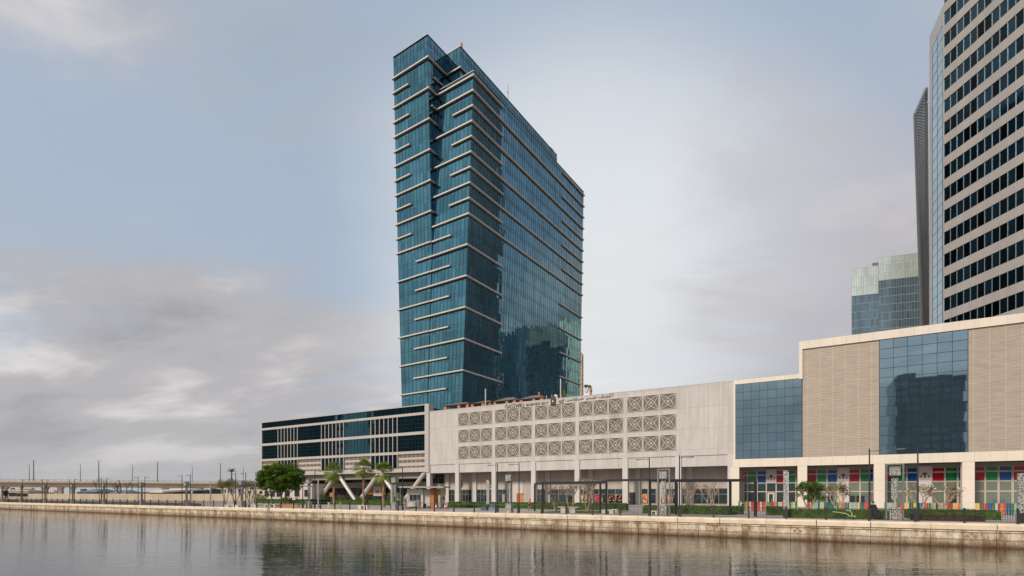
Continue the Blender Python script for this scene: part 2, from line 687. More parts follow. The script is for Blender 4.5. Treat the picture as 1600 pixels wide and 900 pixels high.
M['orange_wood'] = plain('orange_wood', (0.48, 0.19, 0.07), 0.6, 0, 0.2, 1.5)
M['skin'] = plain('skin', (0.42, 0.24, 0.16), 0.6)
M['cloth_red'] = plain('cloth_red', (0.75, 0.10, 0.06), 0.8)
M['cloth_black'] = plain('cloth_black', (0.018, 0.018, 0.022), 0.85)
M['cloth_grey'] = plain('cloth_grey', (0.25, 0.22, 0.20), 0.85)
M['hair'] = plain('hair', (0.03, 0.02, 0.015), 0.7)
M['cone_orange'] = plain('cone_orange', (0.75, 0.10, 0.07), 0.5)
M['cream'] = plain('cream_paint', (0.72, 0.63, 0.53), 0.6, 0, 0.05)
M['blue_grey'] = plain('blue_grey', (0.12, 0.135, 0.19), 0.6, 0, 0.1)
M['pale_blue_grey'] = plain('pale_blue_grey', (0.25, 0.29, 0.34), 0.6, 0, 0.1)
M['yellow_green'] = plain('yellow_green', (0.42, 0.47, 0.20), 0.5, 0, 0.1)
M['yellow_panel'] = plain('yellow_panel', (0.60, 0.50, 0.24), 0.6, 0, 0.1)
M['silver'] = plain('silver_tube', (0.68, 0.64, 0.60), 0.35, 0.4, 0.06, 1)
M['blue_sign'] = plain('blue_sign', (0.02, 0.09, 0.35), 0.5)


# perforated aluminium screen with horizontal blades and a soft moire-like drift of tone
def screen_material():
    t = NT('louvre_screen')
    sp = t.n('ShaderNodeSeparateXYZ')
    t.l(t.uvs(), sp.inputs[0])
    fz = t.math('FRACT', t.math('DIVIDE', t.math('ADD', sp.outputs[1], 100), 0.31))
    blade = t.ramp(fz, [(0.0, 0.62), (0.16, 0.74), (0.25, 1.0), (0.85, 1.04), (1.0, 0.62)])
    fx = t.math('FRACT', t.math('DIVIDE', t.math('ADD', sp.outputs[0], 201.4), 2.05))
    seam = t.math('LESS_THAN', fx, 0.03)
    wob = t.noise(0.9, 3, 0.6, t.uvs(), (0.45, 2.2, 1), 1.2)
    tone = t.ramp(wob, [(0.3, 0.86), (0.7, 1.10)])
    c = t.mix(1.0, (0.42, 0.355, 0.285), blade, 'MULTIPLY')
    c = t.mix(1.0, c, tone, 'MULTIPLY')
    c = t.mix(t.math('MULTIPLY', seam, 0.6), c, (0.6, 0.53, 0.44))
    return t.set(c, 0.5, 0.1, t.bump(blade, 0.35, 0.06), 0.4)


M['screen'] = screen_material()


def latticeback_material():
    t = NT('lattice_backing')
    v = t.n('ShaderNodeTexVoronoi')
    v.feature = 'DISTANCE_TO_EDGE'
    v.inputs['Scale'].default_value = 5.5
    v.inputs['Randomness'].default_value = 0.15
    t.l(t.uvs(), v.inputs['Vector'])
    c = t.mix(t.ramp(v.outputs['Distance'], [(0.12, 0.0), (0.2, 1.0)]), (0.22, 0.18, 0.15), (0.055, 0.045, 0.038))
    return t.set(c, 0.7)


M['lattice_back'] = latticeback_material()


def pattern_stone():
    t = NT('patterned_screen')
    v = t.n('ShaderNodeTexVoronoi')
    v.feature = 'DISTANCE_TO_EDGE'
    v.inputs['Scale'].default_value = 5.0
    t.l(t.geo(), v.inputs['Vector'])
    c = t.mix(t.ramp(v.outputs['Distance'], [(0.06, 0.0), (0.12, 1.0)]), (0.50, 0.49, 0.46), (0.16, 0.16, 0.155))
    return t.set(c, 0.5, 0.3)


M['pattern'] = pattern_stone()


def quay_material():
    t = NT('quay_limestone')
    sp = t.n('ShaderNodeSeparateXYZ')
    g = t.geo()
    t.l(g, sp.inputs[0])
    z = sp.outputs[2]
    big = t.noise(0.9, 7, 0.7, stretch=(1, 1, 1.2))
    fine = t.noise(5, 5, 0.7)
    base = t.mix(t.ramp(big, [(0.3, 0.0), (0.7, 1.0)]), (0.44, 0.32, 0.20), (0.86, 0.76, 0.60))
    # dark weathering runs, brown tide band
    runs = t.noise(1.1, 6, 0.75, stretch=(1, 1, 0.22))
    base = t.mix(t.ramp(runs, [(0.47, 0.0), (0.60, 0.85)]), base, (0.24, 0.15, 0.08))
    zz = t.math('ADD', z, t.math('MULTIPLY', t.math('SUBTRACT', fine, 0.5), 0.35))
    tide = t.math('SUBTRACT', 1.0, t.math('DIVIDE', t.math('ADD', zz, 1.75), 0.62), True)
    base = t.mix(t.math('MULTIPLY', tide, 0.92, True), base, (0.10, 0.045, 0.018))
    ledge = t.math('LESS_THAN', t.math('ABSOLUTE', t.math('ADD', zz, 1.22)), 0.07)
    base = t.mix(t.math('MULTIPLY', ledge, 0.55), base, (0.16, 0.10, 0.06))
    base = t.mix(1.0, base, t.ramp(fine, [(0.25, 0.8), (0.75, 1.12)]), 'MULTIPLY')
    return t.set(base, 0.85, 0, t.bump(fine, 0.5, 0.03), 0.2)


M['quay'] = quay_material()
M['coping'] = plain('coping_stone', (0.74, 0.60, 0.44), 0.8, 0, 0.18, 0.8, 0.2, 8)


def paving_material():
    t = NT('promenade_paving')
    b = t.n('ShaderNodeTexBrick')
    b.inputs['Scale'].default_value = 1.0
    b.inputs['Brick Width'].default_value = 1.2
    b.inputs['Row Height'].default_value = 0.6
    b.inputs['Mortar Size'].default_value = 0.012
    b.inputs['Color1'].default_value = (0.40, 0.36, 0.32, 1)
    b.inputs['Color2'].default_value = (0.34, 0.31, 0.28, 1)
    b.inputs['Mortar'].default_value = (0.2, 0.18, 0.16, 1)
    t.l(t.uvs(), b.inputs['Vector'])
    c = t.mix(1.0, b.outputs['Color'], t.ramp(t.noise(0.3, 5), [(0.3, 0.85), (0.7, 1.1)]), 'MULTIPLY')
    return t.set(c, 0.8, 0, None, 0.2)


M['paving'] = paving_material()
M['sand'] = plain('sand_ground', (0.34, 0.27, 0.20), 0.95, 0, 0.2, 0.05)


def water_material():
    t = NT('creek_water')
    sp = t.geo()
    w1 = t.noise(0.75, 4, 0.6, stretch=(0.32, 1.0, 1))
    w2 = t.noise(2.4, 3, 0.6, stretch=(0.4, 1.0, 1))
    w3 = t.noise(9.0, 2, 0.6, stretch=(0.7, 1.0, 1))
    patch = t.ramp(t.noise(0.05, 4, 0.6, stretch=(0.5, 1.6, 1)), [(0.35, 0.55), (0.65, 1.15)])
    h = t.math('ADD', t.math('MULTIPLY', w1, 0.8), t.math('ADD', t.math('MULTIPLY', w2, 0.30), t.math('MULTIPLY', w3, 0.03)))
    b = t.n('ShaderNodeBump')
    b.inputs['Distance'].default_value = 0.30
    t.l(t.math('MULTIPLY', patch, 0.17), b.inputs['Strength'])
    t.l(h, b.inputs['Height'])
    return t.set((0.026, 0.035, 0.033), 0.02, 0, b.outputs[0], 0.5, 1.7)


M['water'] = water_material()

# ================================================================== SETTING
mb = MB()
mb.face([(-3000, -1500, -1.8), (3000, -1500, -1.8), (3000, 2600, -1.8), (-3000, 2600, -1.8)])
tag(mb.build('water', M['water']), kind='structure')

mb = MB(STREET)
mb.box(-3000, 2500, 55.6, 4200, -3.2, 0.0)
tag(mb.build('ground', M['sand']), kind='structure')
mb = MB(STREET)
mb.box(-420, 120, 57.4, 82.6, -0.2, 0.004)
tag(mb.build('promenade', M['paving']), kind='structure')
mb = MB(STREET)
mb.box(-175, 90, 82.7, 116.5, -0.2, 0.005)
tag(mb.build('pavement', M['paving']), kind='structure')

# ------------------------------------------------------------------ quay wall
qr = thing('quay_wall', 'weathered cream stone quay wall with brown tide line along the water', 'quay wall', S(-30, 55.6, -1.8))
mb = MB(STREET)
u = -520.0
PW = 2.07
k0 = int(-520 / PW)
for k in range(k0, 34):
    a = k * PW + 0.45
    mb.box(a + 0.02, a + PW - 0.02, 55.2, 55.7, -2.6, -0.36, 'kt')
    # rounded upper bead below the coping
    mb.box(a + 0.02, a + PW - 0.02, 55.12, 55.2, -0.60, -0.40, 'k')
mb.box(-520, 70, 55.28, 55.65, -2.6, -0.38, 'k')
mb.build('wall_blocks', M['quay'], qr)
mb = MB(STREET)
for k in range(k0, 34):
    a = k * PW + 0.45
    if k % 2:
        continue
    g = 0.015 if k % 6 else 0.05
    h = 0.10
    # coping stones with a softened front edge
    poly = [(55.02, -0.40), (57.4, -0.40), (57.4, h), (55.14, h), (55.05, h - 0.06), (55.02, h - 0.14)]
    a0, a1 = a + g, a + 2 * PW - g
    n = len(poly)
    for i in range(n):
        j = (i + 1) % n
        mb.face([(a1, *poly[i]), (a0, *poly[i]), (a0, *poly[j]), (a1, *poly[j])][::-1])
    mb.face([(a0, *p) for p in poly])
    mb.face([(a1, *p) for p in poly[::-1]])
mb.build('coping', M['coping'], qr)
# diamond emblems cut in every sixth block
for uc in [11.35 - 12.42 * i for i in range(0, 9)]:
    mb = MB(STREET)
    for s in (-1, 1):
        for q in (-1, 1):
            cx, cz = uc + (s + q) * 0.115, -0.95 + (s - q) * 0.115
            d = 0.16
            v = 55.17
            pts = [(cx - d, v, cz), (cx, v, cz - d), (cx + d, v, cz), (cx, v, cz + d)]
            mb.face(pts)
            pb = [(a, 55.2, c) for a, b, c in pts]
            for i in range(4):
                j = (i + 1) % 4
                mb.face([pts[j], pts[i], pb[i], pb[j]])
    mb.build('diamond_emblem', plain('emblem_stone', (0.30, 0.23, 0.16), 0.8) if uc > 11 else bpy.data.materials['emblem_stone'], qr)
# ladder
uu, s_ = on_v(419, 54.9)
lr = thing('quay_ladder', 'pale metal ladder fixed to the quay wall below the round green tree', 'ladder', S(uu, 54.9, -1.8))
for s in (-1, 1):
    mb = MB(STREET)
    mb.box(uu + s * 0.24 - 0.03, uu + s * 0.24 + 0.03, 54.88, 54.95, -2.1, 0.75)
    mb.build('rail', M['pale_metal'], lr)
for i in range(7):
    mb = MB(STREET)
    mb.box(uu - 0.21, uu + 0.21, 54.9, 54.94, -1.7 + i * 0.3, -1.66 + i * 0.3)
    mb.build('rung', M['pale_metal'], lr)

# ================================================================== HOTEL TOWER
TP0 = Vector((-14.96, 155.0, 0))
TL = Vector((0.8317, -0.5553, 0))
TR = Vector((0.5553, 0.8317, 0))
TOW = Frame(TP0, TL, TR)


def bC(z):
    return 4.5 * (z - 30.7) / 101.0


def aR(z):
    return 0.85 * (z - 30.7) / 101.0


def bE(z):
    return 78.5 + 2.4 * (z - 30.7) / 101.0


def aA(z):
    return -25.0 - 4.0 * (z - 30.7) / 48.6 if z < 79.3 else -29.0 - 0.15 * (z - 79.3) / 68


def bA(z):
    return bC(z) - 0.15 if z < 79.3 else (bC(79.3) - 0.15) * (1 - (z - 79.3) / 67.7)


ZK = lambda k: 130.4 - 4.78 * k
LEVELS = [ZK(k) for k in range(-3, 22)]
tower = thing('hotel_tower', 'tall teal glass tower with stepped top and pale horizontal ledges wrapping its corners', 'skyscraper', TP0)


def lerp(p, q, t):
    return tuple(a + (b - a) * t for a, b in zip(p, q))


def curtain(glass, mull, P00, P10, P11, P01, step, levels, out, pair=0.42, bw=0.07, bars=True, lw=0.06):
    """glass quad between four frame points plus a grid of slim bars standing proud of it"""
    w = (Vector(P10) - Vector(P00)).length
    n = max(1, round(w / step))
    z0, z1 = P00[2], P01[2]
    glass.face([P00, P10, P11, P01], [(0, z0 / 4.78), (n, z0 / 4.78), (n, z1 / 4.78), (0, z1 / 4.78)])
    o = Vector(out) * 0.03
    fr = mull.fr
    for i in range(n + 1):
        a, b = lerp(P00, P10, i / n), lerp(P01, P11, i / n)
        mull.bar(fr(*(Vector(a) + o)), fr(*(Vector(b) + o)), bw, bw, up=Vector((1, 0, 0)))
    for z in levels:
        for dz in (-pair, pair):
            t = (z + dz - z0) / (z1 - z0)
            if 0 < t < 1:
                a, b = lerp(P00, P01, t), lerp(P10, P11, t)
                mull.bar(fr(*(Vector(a) + o)), fr(*(Vector(b) + o)), lw, lw)


# side wing (left volume), kinked where its lower half leans back
g = MB(TOW)
mu = MB(TOW)
for z0, z1 in ((20, 79.3), (79.3, 147.0)):
    A = lambda a, b, z: (a, b, z)
    e = 1e-4
    zb, zt = z0 + e, z1 - e
    g.m = 0
    curtain(g, mu, (aA(zb), bA(zb), z0), (-14.0, bA(zb), z0), (-14.0, bA(zt), z1), (aA(zt), bA(zt), z1), 1.45, LEVELS, (0, -1, 0))
    g.m = 1
    curtain(g, mu, (-14.0, bA(zb), z0), (-14.0, 40, z0), (-14.0, 40, z1), (-14.0, bA(zt), z1), 1.45, LEVELS, (1, 0, 0))
    g.m = 0
    g.face([(aA(zb), 40, z0), (aA(zb), bA(zb), z0), (aA(zt), bA(zt), z1), (aA(zt), 40, z1)], [(0, 0), (27, 0), (27, 20), (0, 20)])
    g.face([(-14, 40, z0), (aA(zb), 40, z0), (aA(zt), 40, z1), (-14, 40, z1)], [(0, 0), (10, 0), (10, 20), (0, 20)])
g.face([(aA(146), 0, 146.6), (-14, 0, 146.6), (-14, 40, 146.6), (aA(146), 40, 146.6)])
wing = g.build('side_wing', [M['tower_glass'], M['tower_glass_side']], tower)
mu.build('mullion_grid', M['mullion'], wing)
# rear slab (upper, set back)
g = MB(TOW)
mu = MB(TOW)
g.m = 0
curtain(g, mu, (-14.0, 9, 120), (-8.1, 9, 120), (-8.1, 9, 147), (-14.0, 9, 147), 1.45, LEVELS, (0, -1, 0))
g.m = 1
curtain(g, mu, (-8.1, 9, 120), (-8.1, 73.5, 120), (-8.1, 73.5, 147), (-8.1, 9, 147), 1.45, LEVELS, (1, 0, 0))
g.m = 0
g.face([(-8.1, 73.5, 20), (-27, 73.5, 20), (-27, 73.5, 147), (-8.1, 73.5, 147)], [(0, 0), (12, 0), (12, 25), (0, 25)])
g.face([(-27, 73.5, 20), (-27, 39, 20), (-27, 39, 147), (-27, 73.5, 147)], [(0, 0), (22, 0), (22, 25), (0, 25)])
g.face([(-27, 9.2, 146.5), (-8.1, 9.2, 146.5), (-8.1, 73.5, 146.5), (-27, 73.5, 146.5)])
slab = g.build('rear_slab', [M['tower_glass'], M['tower_glass_side']], tower)
mu.build('mullion_grid', M['mullion'], slab)
# main slab
g = MB(TOW)
mu = MB(TOW)
z0, z1 = 20, 132.0
g.m = 0
curtain(g, mu, (-14.3, bC(z0), z0), (aR(z0), bC(z0), z0), (aR(z1), bC(z1), z1), (-14.3, bC(z1), z1), 1.45, LEVELS, (0, -1, 0))
g.m = 1
curtain(g, mu, (aR(z0), bC(z0), z0), (aR(z0), bE(z0), z0), (aR(z1), bE(z1), z1), (aR(z1), bC(z1), z1), 1.45, LEVELS, (1, 0, 0))
g.m = 0
g.face([(aR(z0), bE(z0), z0), (-14.3, bE(z0), z0), (-14.3, bE(z1), z1), (aR(z1), bE(z1), z1)], [(0, 0), (10, 0), (10, 24), (0, 24)])
g.face([(-14.3, bE(z0), z0), (-14.3, bC(z0), z0), (-14.3, bC(z1), z1), (-14.3, bE(z1), z1)], [(0, 0), (50, 0), (50, 24), (0, 24)])
g.face([(-14.3, bC(131), 131.5), (aR(131), bC(131), 131.5), (aR(131), bE(131), 131.5), (-14.3, bE(131), 131.5)])
main = g.build('main_slab', [M['tower_glass'], M['tower_glass_side']], tower)
mu.build('mullion_grid', M['mullion'], main)
# slim parapet caps
for nm, pts in (('parapet_cap', [(-29.2, -0.15), (-14, -0.15), (-14, 9), (-8.1, 9), (-8.1, 73.5)]),):
    mb = MB(TOW)
    for (a, b), (c, d) in zip(pts, pts[1:]):
        mb.bar(TOW(a, b, 147.1), TOW(c, d, 147.1), 0.3, 0.22)
    mb.build(nm, M['grey_metal'], tower)
mb = MB(TOW)
for (a, b), (c, d) in (((-14.3, 4.5), (0.85, 4.5)), ((0.85, 4.5), (0.85, 80.9))):
    mb.bar(TOW(a, b, 132.1), TOW(c, d, 132.1), 0.3, 0.2)
mb.build('parapet_cap', M['grey_metal'], tower)


def ledge(foot, z):
    """one ledge: footprint polygon (a,b) with a rounded nose, extruded"""
    mb = MB(TOW)
    h = 0.2
    c = (sum(p[0] for p in foot) / len(foot), sum(p[1] for p in foot) / len(foot))
    mb.prism(foot, z - h, z + h)
    mb.build('ledge', M['fin'], tower)


PR = 0.62


def led_left(a0, a1, z, bf):
    b = bf(z)
    ledge([(a0, b - PR), (a1, b - PR), (a1, b + 0.2), (a0, b + 0.2)], z)


def led_right(b0, b1, z, af):
    a = af(z)
    ledge([(a - 0.2, b0), (a + PR, b0), (a + PR, b1), (a - 0.2, b1)], z)


def led_corner(a0, b1, z, a, b):
    ledge([(a0, b - PR), (a + PR, b - PR), (a + PR, b1), (a - 0.2, b1), (a - 0.2, b + 0.2), (a0, b + 0.2)], z)


# main slab corner ledges: level -> (left start, right end)
FULL = None
for k, (la, rb) in {0: ('in', 19.9), 1: ('in', FULL), 2: (-6.7, 19.9), 3: ('in', FULL), 4: (-6.7, 19.9), 5: ('in', FULL),
                    6: (-6.9, 20), 7: ('in', FULL), 8: (-7.1, 20), 9: ('in', FULL), 11: (-20.4, 20.2), 13: (-20.4, 20),
                    15: (-20.2, 20), 17: (-20, 20), 19: (-19.8, 20)}.items():
    z = ZK(k)
    a0 = -13.9 if la == 'in' else la
    b1 = (bE(z) + 0.3) if rb is None else rb
    led_corner(a0, b1, z, aR(z), bC(z) - (0.18 if k >= 11 else 0))
for k in (10, 12, 14, 16, 18, 20):
    led_left(-13.98, -6.0, ZK(k) , bC)
for k in (0, 2, 4, 6, 8, 11, 13, 15, 17):
    led_right(62 if k < 10 else 60, bE(ZK(k)) + 0.3, ZK(k), aR)
# side wing ledges
for k in (-2, 0, 2, 4, 6, 8):
    z = ZK(k)
    b1 = 8.9 if k == -2 else bC(z) - 0.05
    led_corner(aA(z) - 0.6, max(b1, bA(z) + 1.2), z, -14.0, bA(z))
for k in (-1, 1, 3, 5, 7, 9):
    z = ZK(k)
    led_left(aA(z) - 0.6, -22.3, z, bA)
for k in (10, 12, 14, 16, 18, 20):
    z = ZK(k)
    led_left(aA(z) - 0.6, -14.02, z, bA)
led_right(2.6, bC(ZK(0)) + 3.6, ZK(-1), lambda z: -14.0)
led_right(1.5, 3.8, ZK(1), lambda z: -14.0)
# rear slab ledges
led_corner(-13.1, 20, ZK(-2), -8.1, 9.0)
# rooftop pieces
mb = MB(TOW)
mb.bar(TOW(-8.5, 37, 146), TOW(-8.5, 37, 153.5), 0.16)
mb.bar(TOW(-8.5, 36.4, 150.5), TOW(-8.5, 37.6, 150.5), 0.12)
mb.build('aerial', M['grey_metal'], tower)
for b, w, h in ((70, 3, 2.2), (66, 1.6, 1.5)):
    mb = MB(TOW)
    mb.box(-12, -9.2, b, b + w, 146.5, 147 + h)
    mb.box(-11.6, -9.6, b + .3, b + w - .3, 147 + h, 147.3 + h)
    mb.build('rooftop_unit', M['cream'], tower)
for a, b in ((-28.5, 0.6), (-8.4, 9.4)):
    mb = MB(TOW)
    mb.box(a, a + .5, b, b + .5, 147, 148.6)
    mb.build('warning_light', M['terracotta'], tower)

# ================================================================== helpers for facades
def window(parent, a0, a1, z0, z1, v, cols, rows, glass, frame, fw=0.07, name='window', label=None, row_z=None, th=0.05, fr=STREET):
    """glass pane 4 cm behind its frame bars; the frame is a sub-part"""
    g = MB(fr)
    g.box(a0, a1, v, v + th, z0, z1)
    g.uv[0] = [(0, 0), (cols, 0), (cols, rows), (0, rows)]
    o = g.build(name, glass, parent)
    if label:
        o['label'] = label
    if frame is not None:
        f = MB(fr)
        for i in range(cols + 1):
            a = a0 + (a1 - a0) * i / cols
            f.box(a - fw / 2, a + fw / 2, v - 0.07, v - 0.003, z0 - fw / 2, z1 + fw / 2)
        zs = row_z or [z0 + (z1 - z0) * j / rows for j in range(rows + 1)]
        for z in zs:
            f.box(a0 - fw / 2 + 0.001, a1 + fw / 2 - 0.001, v - 0.066, v - 0.004, z - fw / 2, z + fw / 2)
        f.build('frame', frame, o)
    return o


# ================================================================== PATTERNED PODIUM (hotel base)
V0 = 116.0
AX = [-94.6, -84.5, -72.6, -60.75, -48.85, -36.95, -25.05, -14.3]
pod = thing('hotel_podium', 'pale stone podium with rows of carved star lattice panels below the glass tower', 'building', S(-54, V0, 0))
w = MB(STREET)
w.box(-95.3, -13.9, V0, V0 + 1.2, 10.8, 26.0)
w.box(-95.3, -13.9, V0 + 1.2, 205, 8.6, 25.0, 'f')
w.build('upper_wall', M['stone_wall'], pod)
w = MB(STREET)
w.box(-95.4, -13.9, V0 - 0.05, V0 + 0.6, 26.0, 26.12)
w.build('parapet_cap', M['stone_plain'], pod)
w = MB(STREET)
w.box(-95.0, -14.0, V0 + 0.18, V0 + 1.2, 8.45, 10.797)
w.build('fascia', M['stone_wall'], pod)
w = MB(STREET)
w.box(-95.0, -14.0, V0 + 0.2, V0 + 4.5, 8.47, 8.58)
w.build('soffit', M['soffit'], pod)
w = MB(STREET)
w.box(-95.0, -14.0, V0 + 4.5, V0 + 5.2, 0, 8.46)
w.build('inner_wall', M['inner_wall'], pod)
for u in AX:
    w = MB(STREET)
    hw = 0.62 if u < -20 else 0.7
    w.box(u - hw, u + hw, V0 - 0.04, V0 + 1.15, 0, 10.79)
    w.box(u - hw - .05, u + hw + .05, V0 - 0.09, V0 + 1.2, 0, 0.35)
    w.build('column', M['stone_plain'], pod)
# pilasters on the inner wall
VB = V0 + 4.5
for x0, x1 in ((696, 701), (737, 744), (792, 799), (852, 859), (918.5, 926), (993, 1000), (1073, 1082)):
    u0, _ = on_v(x0, VB - .4)
    u1, _ = on_v(x1, VB - .4)
    w = MB(STREET)
    w.box(u0, u1, VB - .4, VB, 0, 8.46)
    w.build('pilaster', M['stone_plain'], pod)
# shop windows in the arcade
VW = VB - 0.06
for x0, x1, z0, z1, cols, lab in ((676.5, 694, 5.6, 8.3, 2, 'dark high window beside the office wing'), (702, 710, .35, 3.75, 2, None),
                             (718.6, 736.4, .35, 3.75, 4, None), (745.5, 767.5, .35, 3.75, 4, None),
                             (774.5, 790.5, .35, 3.75, 3, None), (836.5, 851.5, .35, 3.75, 2, None),
                             (861, 897.5, .35, 3.75, 3, None), (904.5, 917.5, .35, 3.75, 2, None),
                             (928, 936, .35, 3.75, 1, None), (938, 973.5, .35, 3.75, 3, None), (1002.5, 1012, .35, 3.75, 1, None),
                             (1015, 1025, .35, 3.75, 1, None), (1033, 1058, .35, 3.75, 3, None), (1066, 1071.5, .35, 3.75, 1, None),
                             (1084, 1136.5, .35, 3.75, 4, None)):
    u0, _ = on_v(x0, VW)
    u1, _ = on_v(x1, VW)
    window(pod, u0, u1, z0, z1, VW, cols, 2, M['shop_glass'], M['pale_metal'], 0.06, 'shop_window', lab,
           [z0, z0 + (z1 - z0) * .63, z1])
for x0, x1, z1, col, lab in ((983, 992, 2.9, 'dark_room', 'dark poster door'), (785, 789.5, 2.4, 'pale_metal', 'white framed glass door')):
    u0, _ = on_v(x0, VW)
    u1, _ = on_v(x1, VW)
    d = MB(STREET)
    d.box(u0, u1, VW - .12, VW - .02, 0.02, z1)
    dd = d.build('door', M[col], pod)
    dd['label'] = lab
    d = MB(STREET)
    d.box(u0 + .15, u0 + .19, VW - .2, VW - .12, .9, 1.5)
    d.build('handle', M['silver'], dd)
# beige doorway recess
for x0, x1, z1, col in ((800, 818, 5.7, 'stone_plain'), (808.5, 817.5, 2.6, 'orange_wood')):
    u0, _ = on_v(x0, VB)
    u1, _ = on_v(x1, VB)
    w = MB(STREET)
    dz = 0.03 if z1 > 3 else .08
    w.box(u0, u1, VB - dz - .05, VB - .003, 0, z1)
    w.box(u0 - .12, u0, VB - .3, VB - .003, 0, z1 + .12)
    w.box(u0, u1 + .12, VB - .3, VB - .003, z1, z1 + .12)
    o = w.build('doorway', M[col], pod)
# window posters
rp = random.Random(4)
for x0, x1, z0, z1, c in ((928.5, 935.5, .6, 2.4, (0.55, 0.06, 0.08)), (940, 941.5, .6, 2.2, (.5, .3, .2)), (1003, 1011.5, .5, 2.6, (0.75, 0.33, 0.12)),
                          (1034.5, 1041, .4, 2.3, (0.7, 0.45, 0.28)), (1043, 1048, .4, 2.3, (0.72, 0.36, 0.22)),
                          (905.5, 917, .3, 2.4, (0.72, 0.55, 0.36))):
    u0, _ = on_v(x0, VW - .2)
    u1, _ = on_v(x1, VW - .2)
    w = MB(STREET)
    w.box(u0, u1, VW - .16, VW - .1, z0, z1)
    t = NT('poster_print')
    nz = t.noise(2.5, 2, 0.5)
    t.set(t.mix(t.ramp(nz, [(0.45, 0.0), (0.55, 1.0)]), c, tuple(k * .25 for k in c)), 0.5)
    w.build('poster', t.m, pod)
# reddish goods behind the shop window right of the second pergola post
w = MB(STREET)
for i in range(26):
    x = rp.uniform(948, 971)
    uu, _ = on_v(x, VW)
    zz = rp.uniform(.7, 2.3)
    w.box(uu - .16, uu + .16, VW - .11, VW - .08, zz, zz + rp.uniform(.12, .3))
w.build('shop_display', plain('display_goods', (0.6, 0.22, 0.16), 0.5, 0, 0.7, 3), pod)['kind'] = 'stuff'
# black calligraphic wall emblems
for x in (720.5, 766.5):
    uu, _ = on_v(x, VB - .1)
    p = lambda a, c: STREET(uu + a, VB - .12, c)
    w = MB(STREET)
    w.tube([p(.15, 6.6), p(.1, 5.6), p(.35, 5.2), p(.3, 4.7), p(-.1, 4.35), p(-.5, 4.5)], [.04, .09, .12, .12, .1, .04], 6)
    w.tube([p(-.5, 5.6), p(-.2, 5.2), p(.2, 5.25), p(.5, 5.45)], [.04, .1, .1, .05], 6)
    w.build('wall_emblem', M['cloth_black'], pod)

# ---- lattice panels: backing plate, frame and tracery of two crossing lenses
hs = 1.68


def lens_arc(bulge, sgn, diag, n=12):
    pts = []
    for i in range(n + 1):
        t = -1 + 2 * i / n
        b = bulge * (1 - t * t) * sgn / sqrt(2)
        x, z = t * 1.52, t * 1.52
        x, z = x - b, z + b
        if diag:
            x = -x
        pts.append((x, z))
    return pts


PF = Frame((0, 0, 0), (CU, -SU, 0), (SU, CU, 0))
back = MB(PF)
back.box(-hs, hs, -0.02, 0.0, -hs, hs)
tra = MB(PF)


def strip(mb, pts, wd, y0, y1):
    for (x0, z0), (x1, z1) in zip(pts, pts[1:]):
        dx, dz = x1 - x0, z1 - z0
        l = sqrt(dx * dx + dz * dz) or 1
        nx, nz = -dz / l * wd / 2, dx / l * wd / 2
        q = [(x0 + nx, y0, z0 + nz), (x0 - nx, y0, z0 - nz), (x1 - nx, y0, z1 - nz), (x1 + nx, y0, z1 + nz)]
        r = [(a, y1, c) for a, b, c in q]
        mb.face(q)
        for i in range(4):
            j = (i + 1) % 4
            mb.face([q[j], q[i], r[i], r[j]])


yy = -0.085
for diag in (0, 1):
    for sgn in (-1, 1):
        strip(tra, lens_arc(0.58, sgn, diag), 0.085, yy, -0.021)
        yy -= 0.003
for sx in (-1, 1):
    for sz in (-1, 1):
        c = (sx * .78, sz * .78)
        strip(tra, [(c[0] - .22 * sx, c[1] - .1 * sz), (c[0] + .12 * sx, c[1] - .25 * sz), (c[0] + .18 * sx, c[1] + .18 * sz),
                    (c[0] - .25 * sx, c[1] + .12 * sz), (c[0] - .22 * sx, c[1] - .1 * sz)], .022, -0.07, -0.021)
        strip(tra, [(sx * .05, 0), (sx * .3, sz * .3), (0, sz * .05)], .05, -0.065, -0.021)
strip(tra, [(.2 * cos(i * pi / 6), .2 * sin(i * pi / 6)) for i in range(13)], .06, -0.075, -0.021)
for (a, b, c, d) in ((-hs - .08, hs + .08, hs, hs + .08), (-hs - .08, hs + .08, -hs - .08, -hs)):
    tra.box(a, b, -0.10, 0.0, c, d)
for (a, b) in ((-hs - .08, -hs), (hs, hs + .08)):
    tra.box(a, b, -0.10, 0.0, -hs, hs)
proto_b = back.build('lattice_panel', M['lattice_back'], origin=(0, 0, 0))
proto_t = tra.build('tracery', M['trace'], origin=(0, 0, 0))
first = True
for ib in range(5):
    for c_ in (2.25, 5.97, 9.70):
        for zc_ in (22.98, 18.38, 13.85):
            uc = AX[ib + 1] + c_ * (11.9 / 11.9)
            if first:
                ob, ot = proto_b, proto_t
                first = False
            else:
                ob = proto_b.copy()
                ot = proto_t.copy()
                COL.objects.link(ob)
                COL.objects.link(ot)
            ob.parent = pod
            ob.location = S(uc, V0, zc_) - LOC[pod.name]
            ot.parent = ob
            ot.location = (0, 0, 0)

# ---- sign on the podium parapet
def text_part(body, size, u0, z0, v, parent, name, mat, extr=0.06, spacing=1.0):
    cu = bpy.data.curves.new('sign_text', 'FONT')
    cu.body = body
    cu.size = size
    cu.extrude = extr
    cu.space_character = spacing
    tmp = bpy.data.objects.new('sign_text', cu)
    COL.objects.link(tmp)
    dg = bpy.context.evaluated_depsgraph_get()
    me = bpy.data.meshes.new_from_object(tmp.evaluated_get(dg))
    bpy.data.objects.remove(tmp)
    me.materials.clear()
    me.materials.append(mat)
    o = bpy.data.objects.new(name, me)
    COL.objects.link(o)
    o.parent = parent
    o.location = S(u0, v, z0) - LOC[parent.name]
    o.rotation_euler = (pi / 2, 0, -pi / 6)
    return o, max(v_.co.x for v_ in me.vertices)


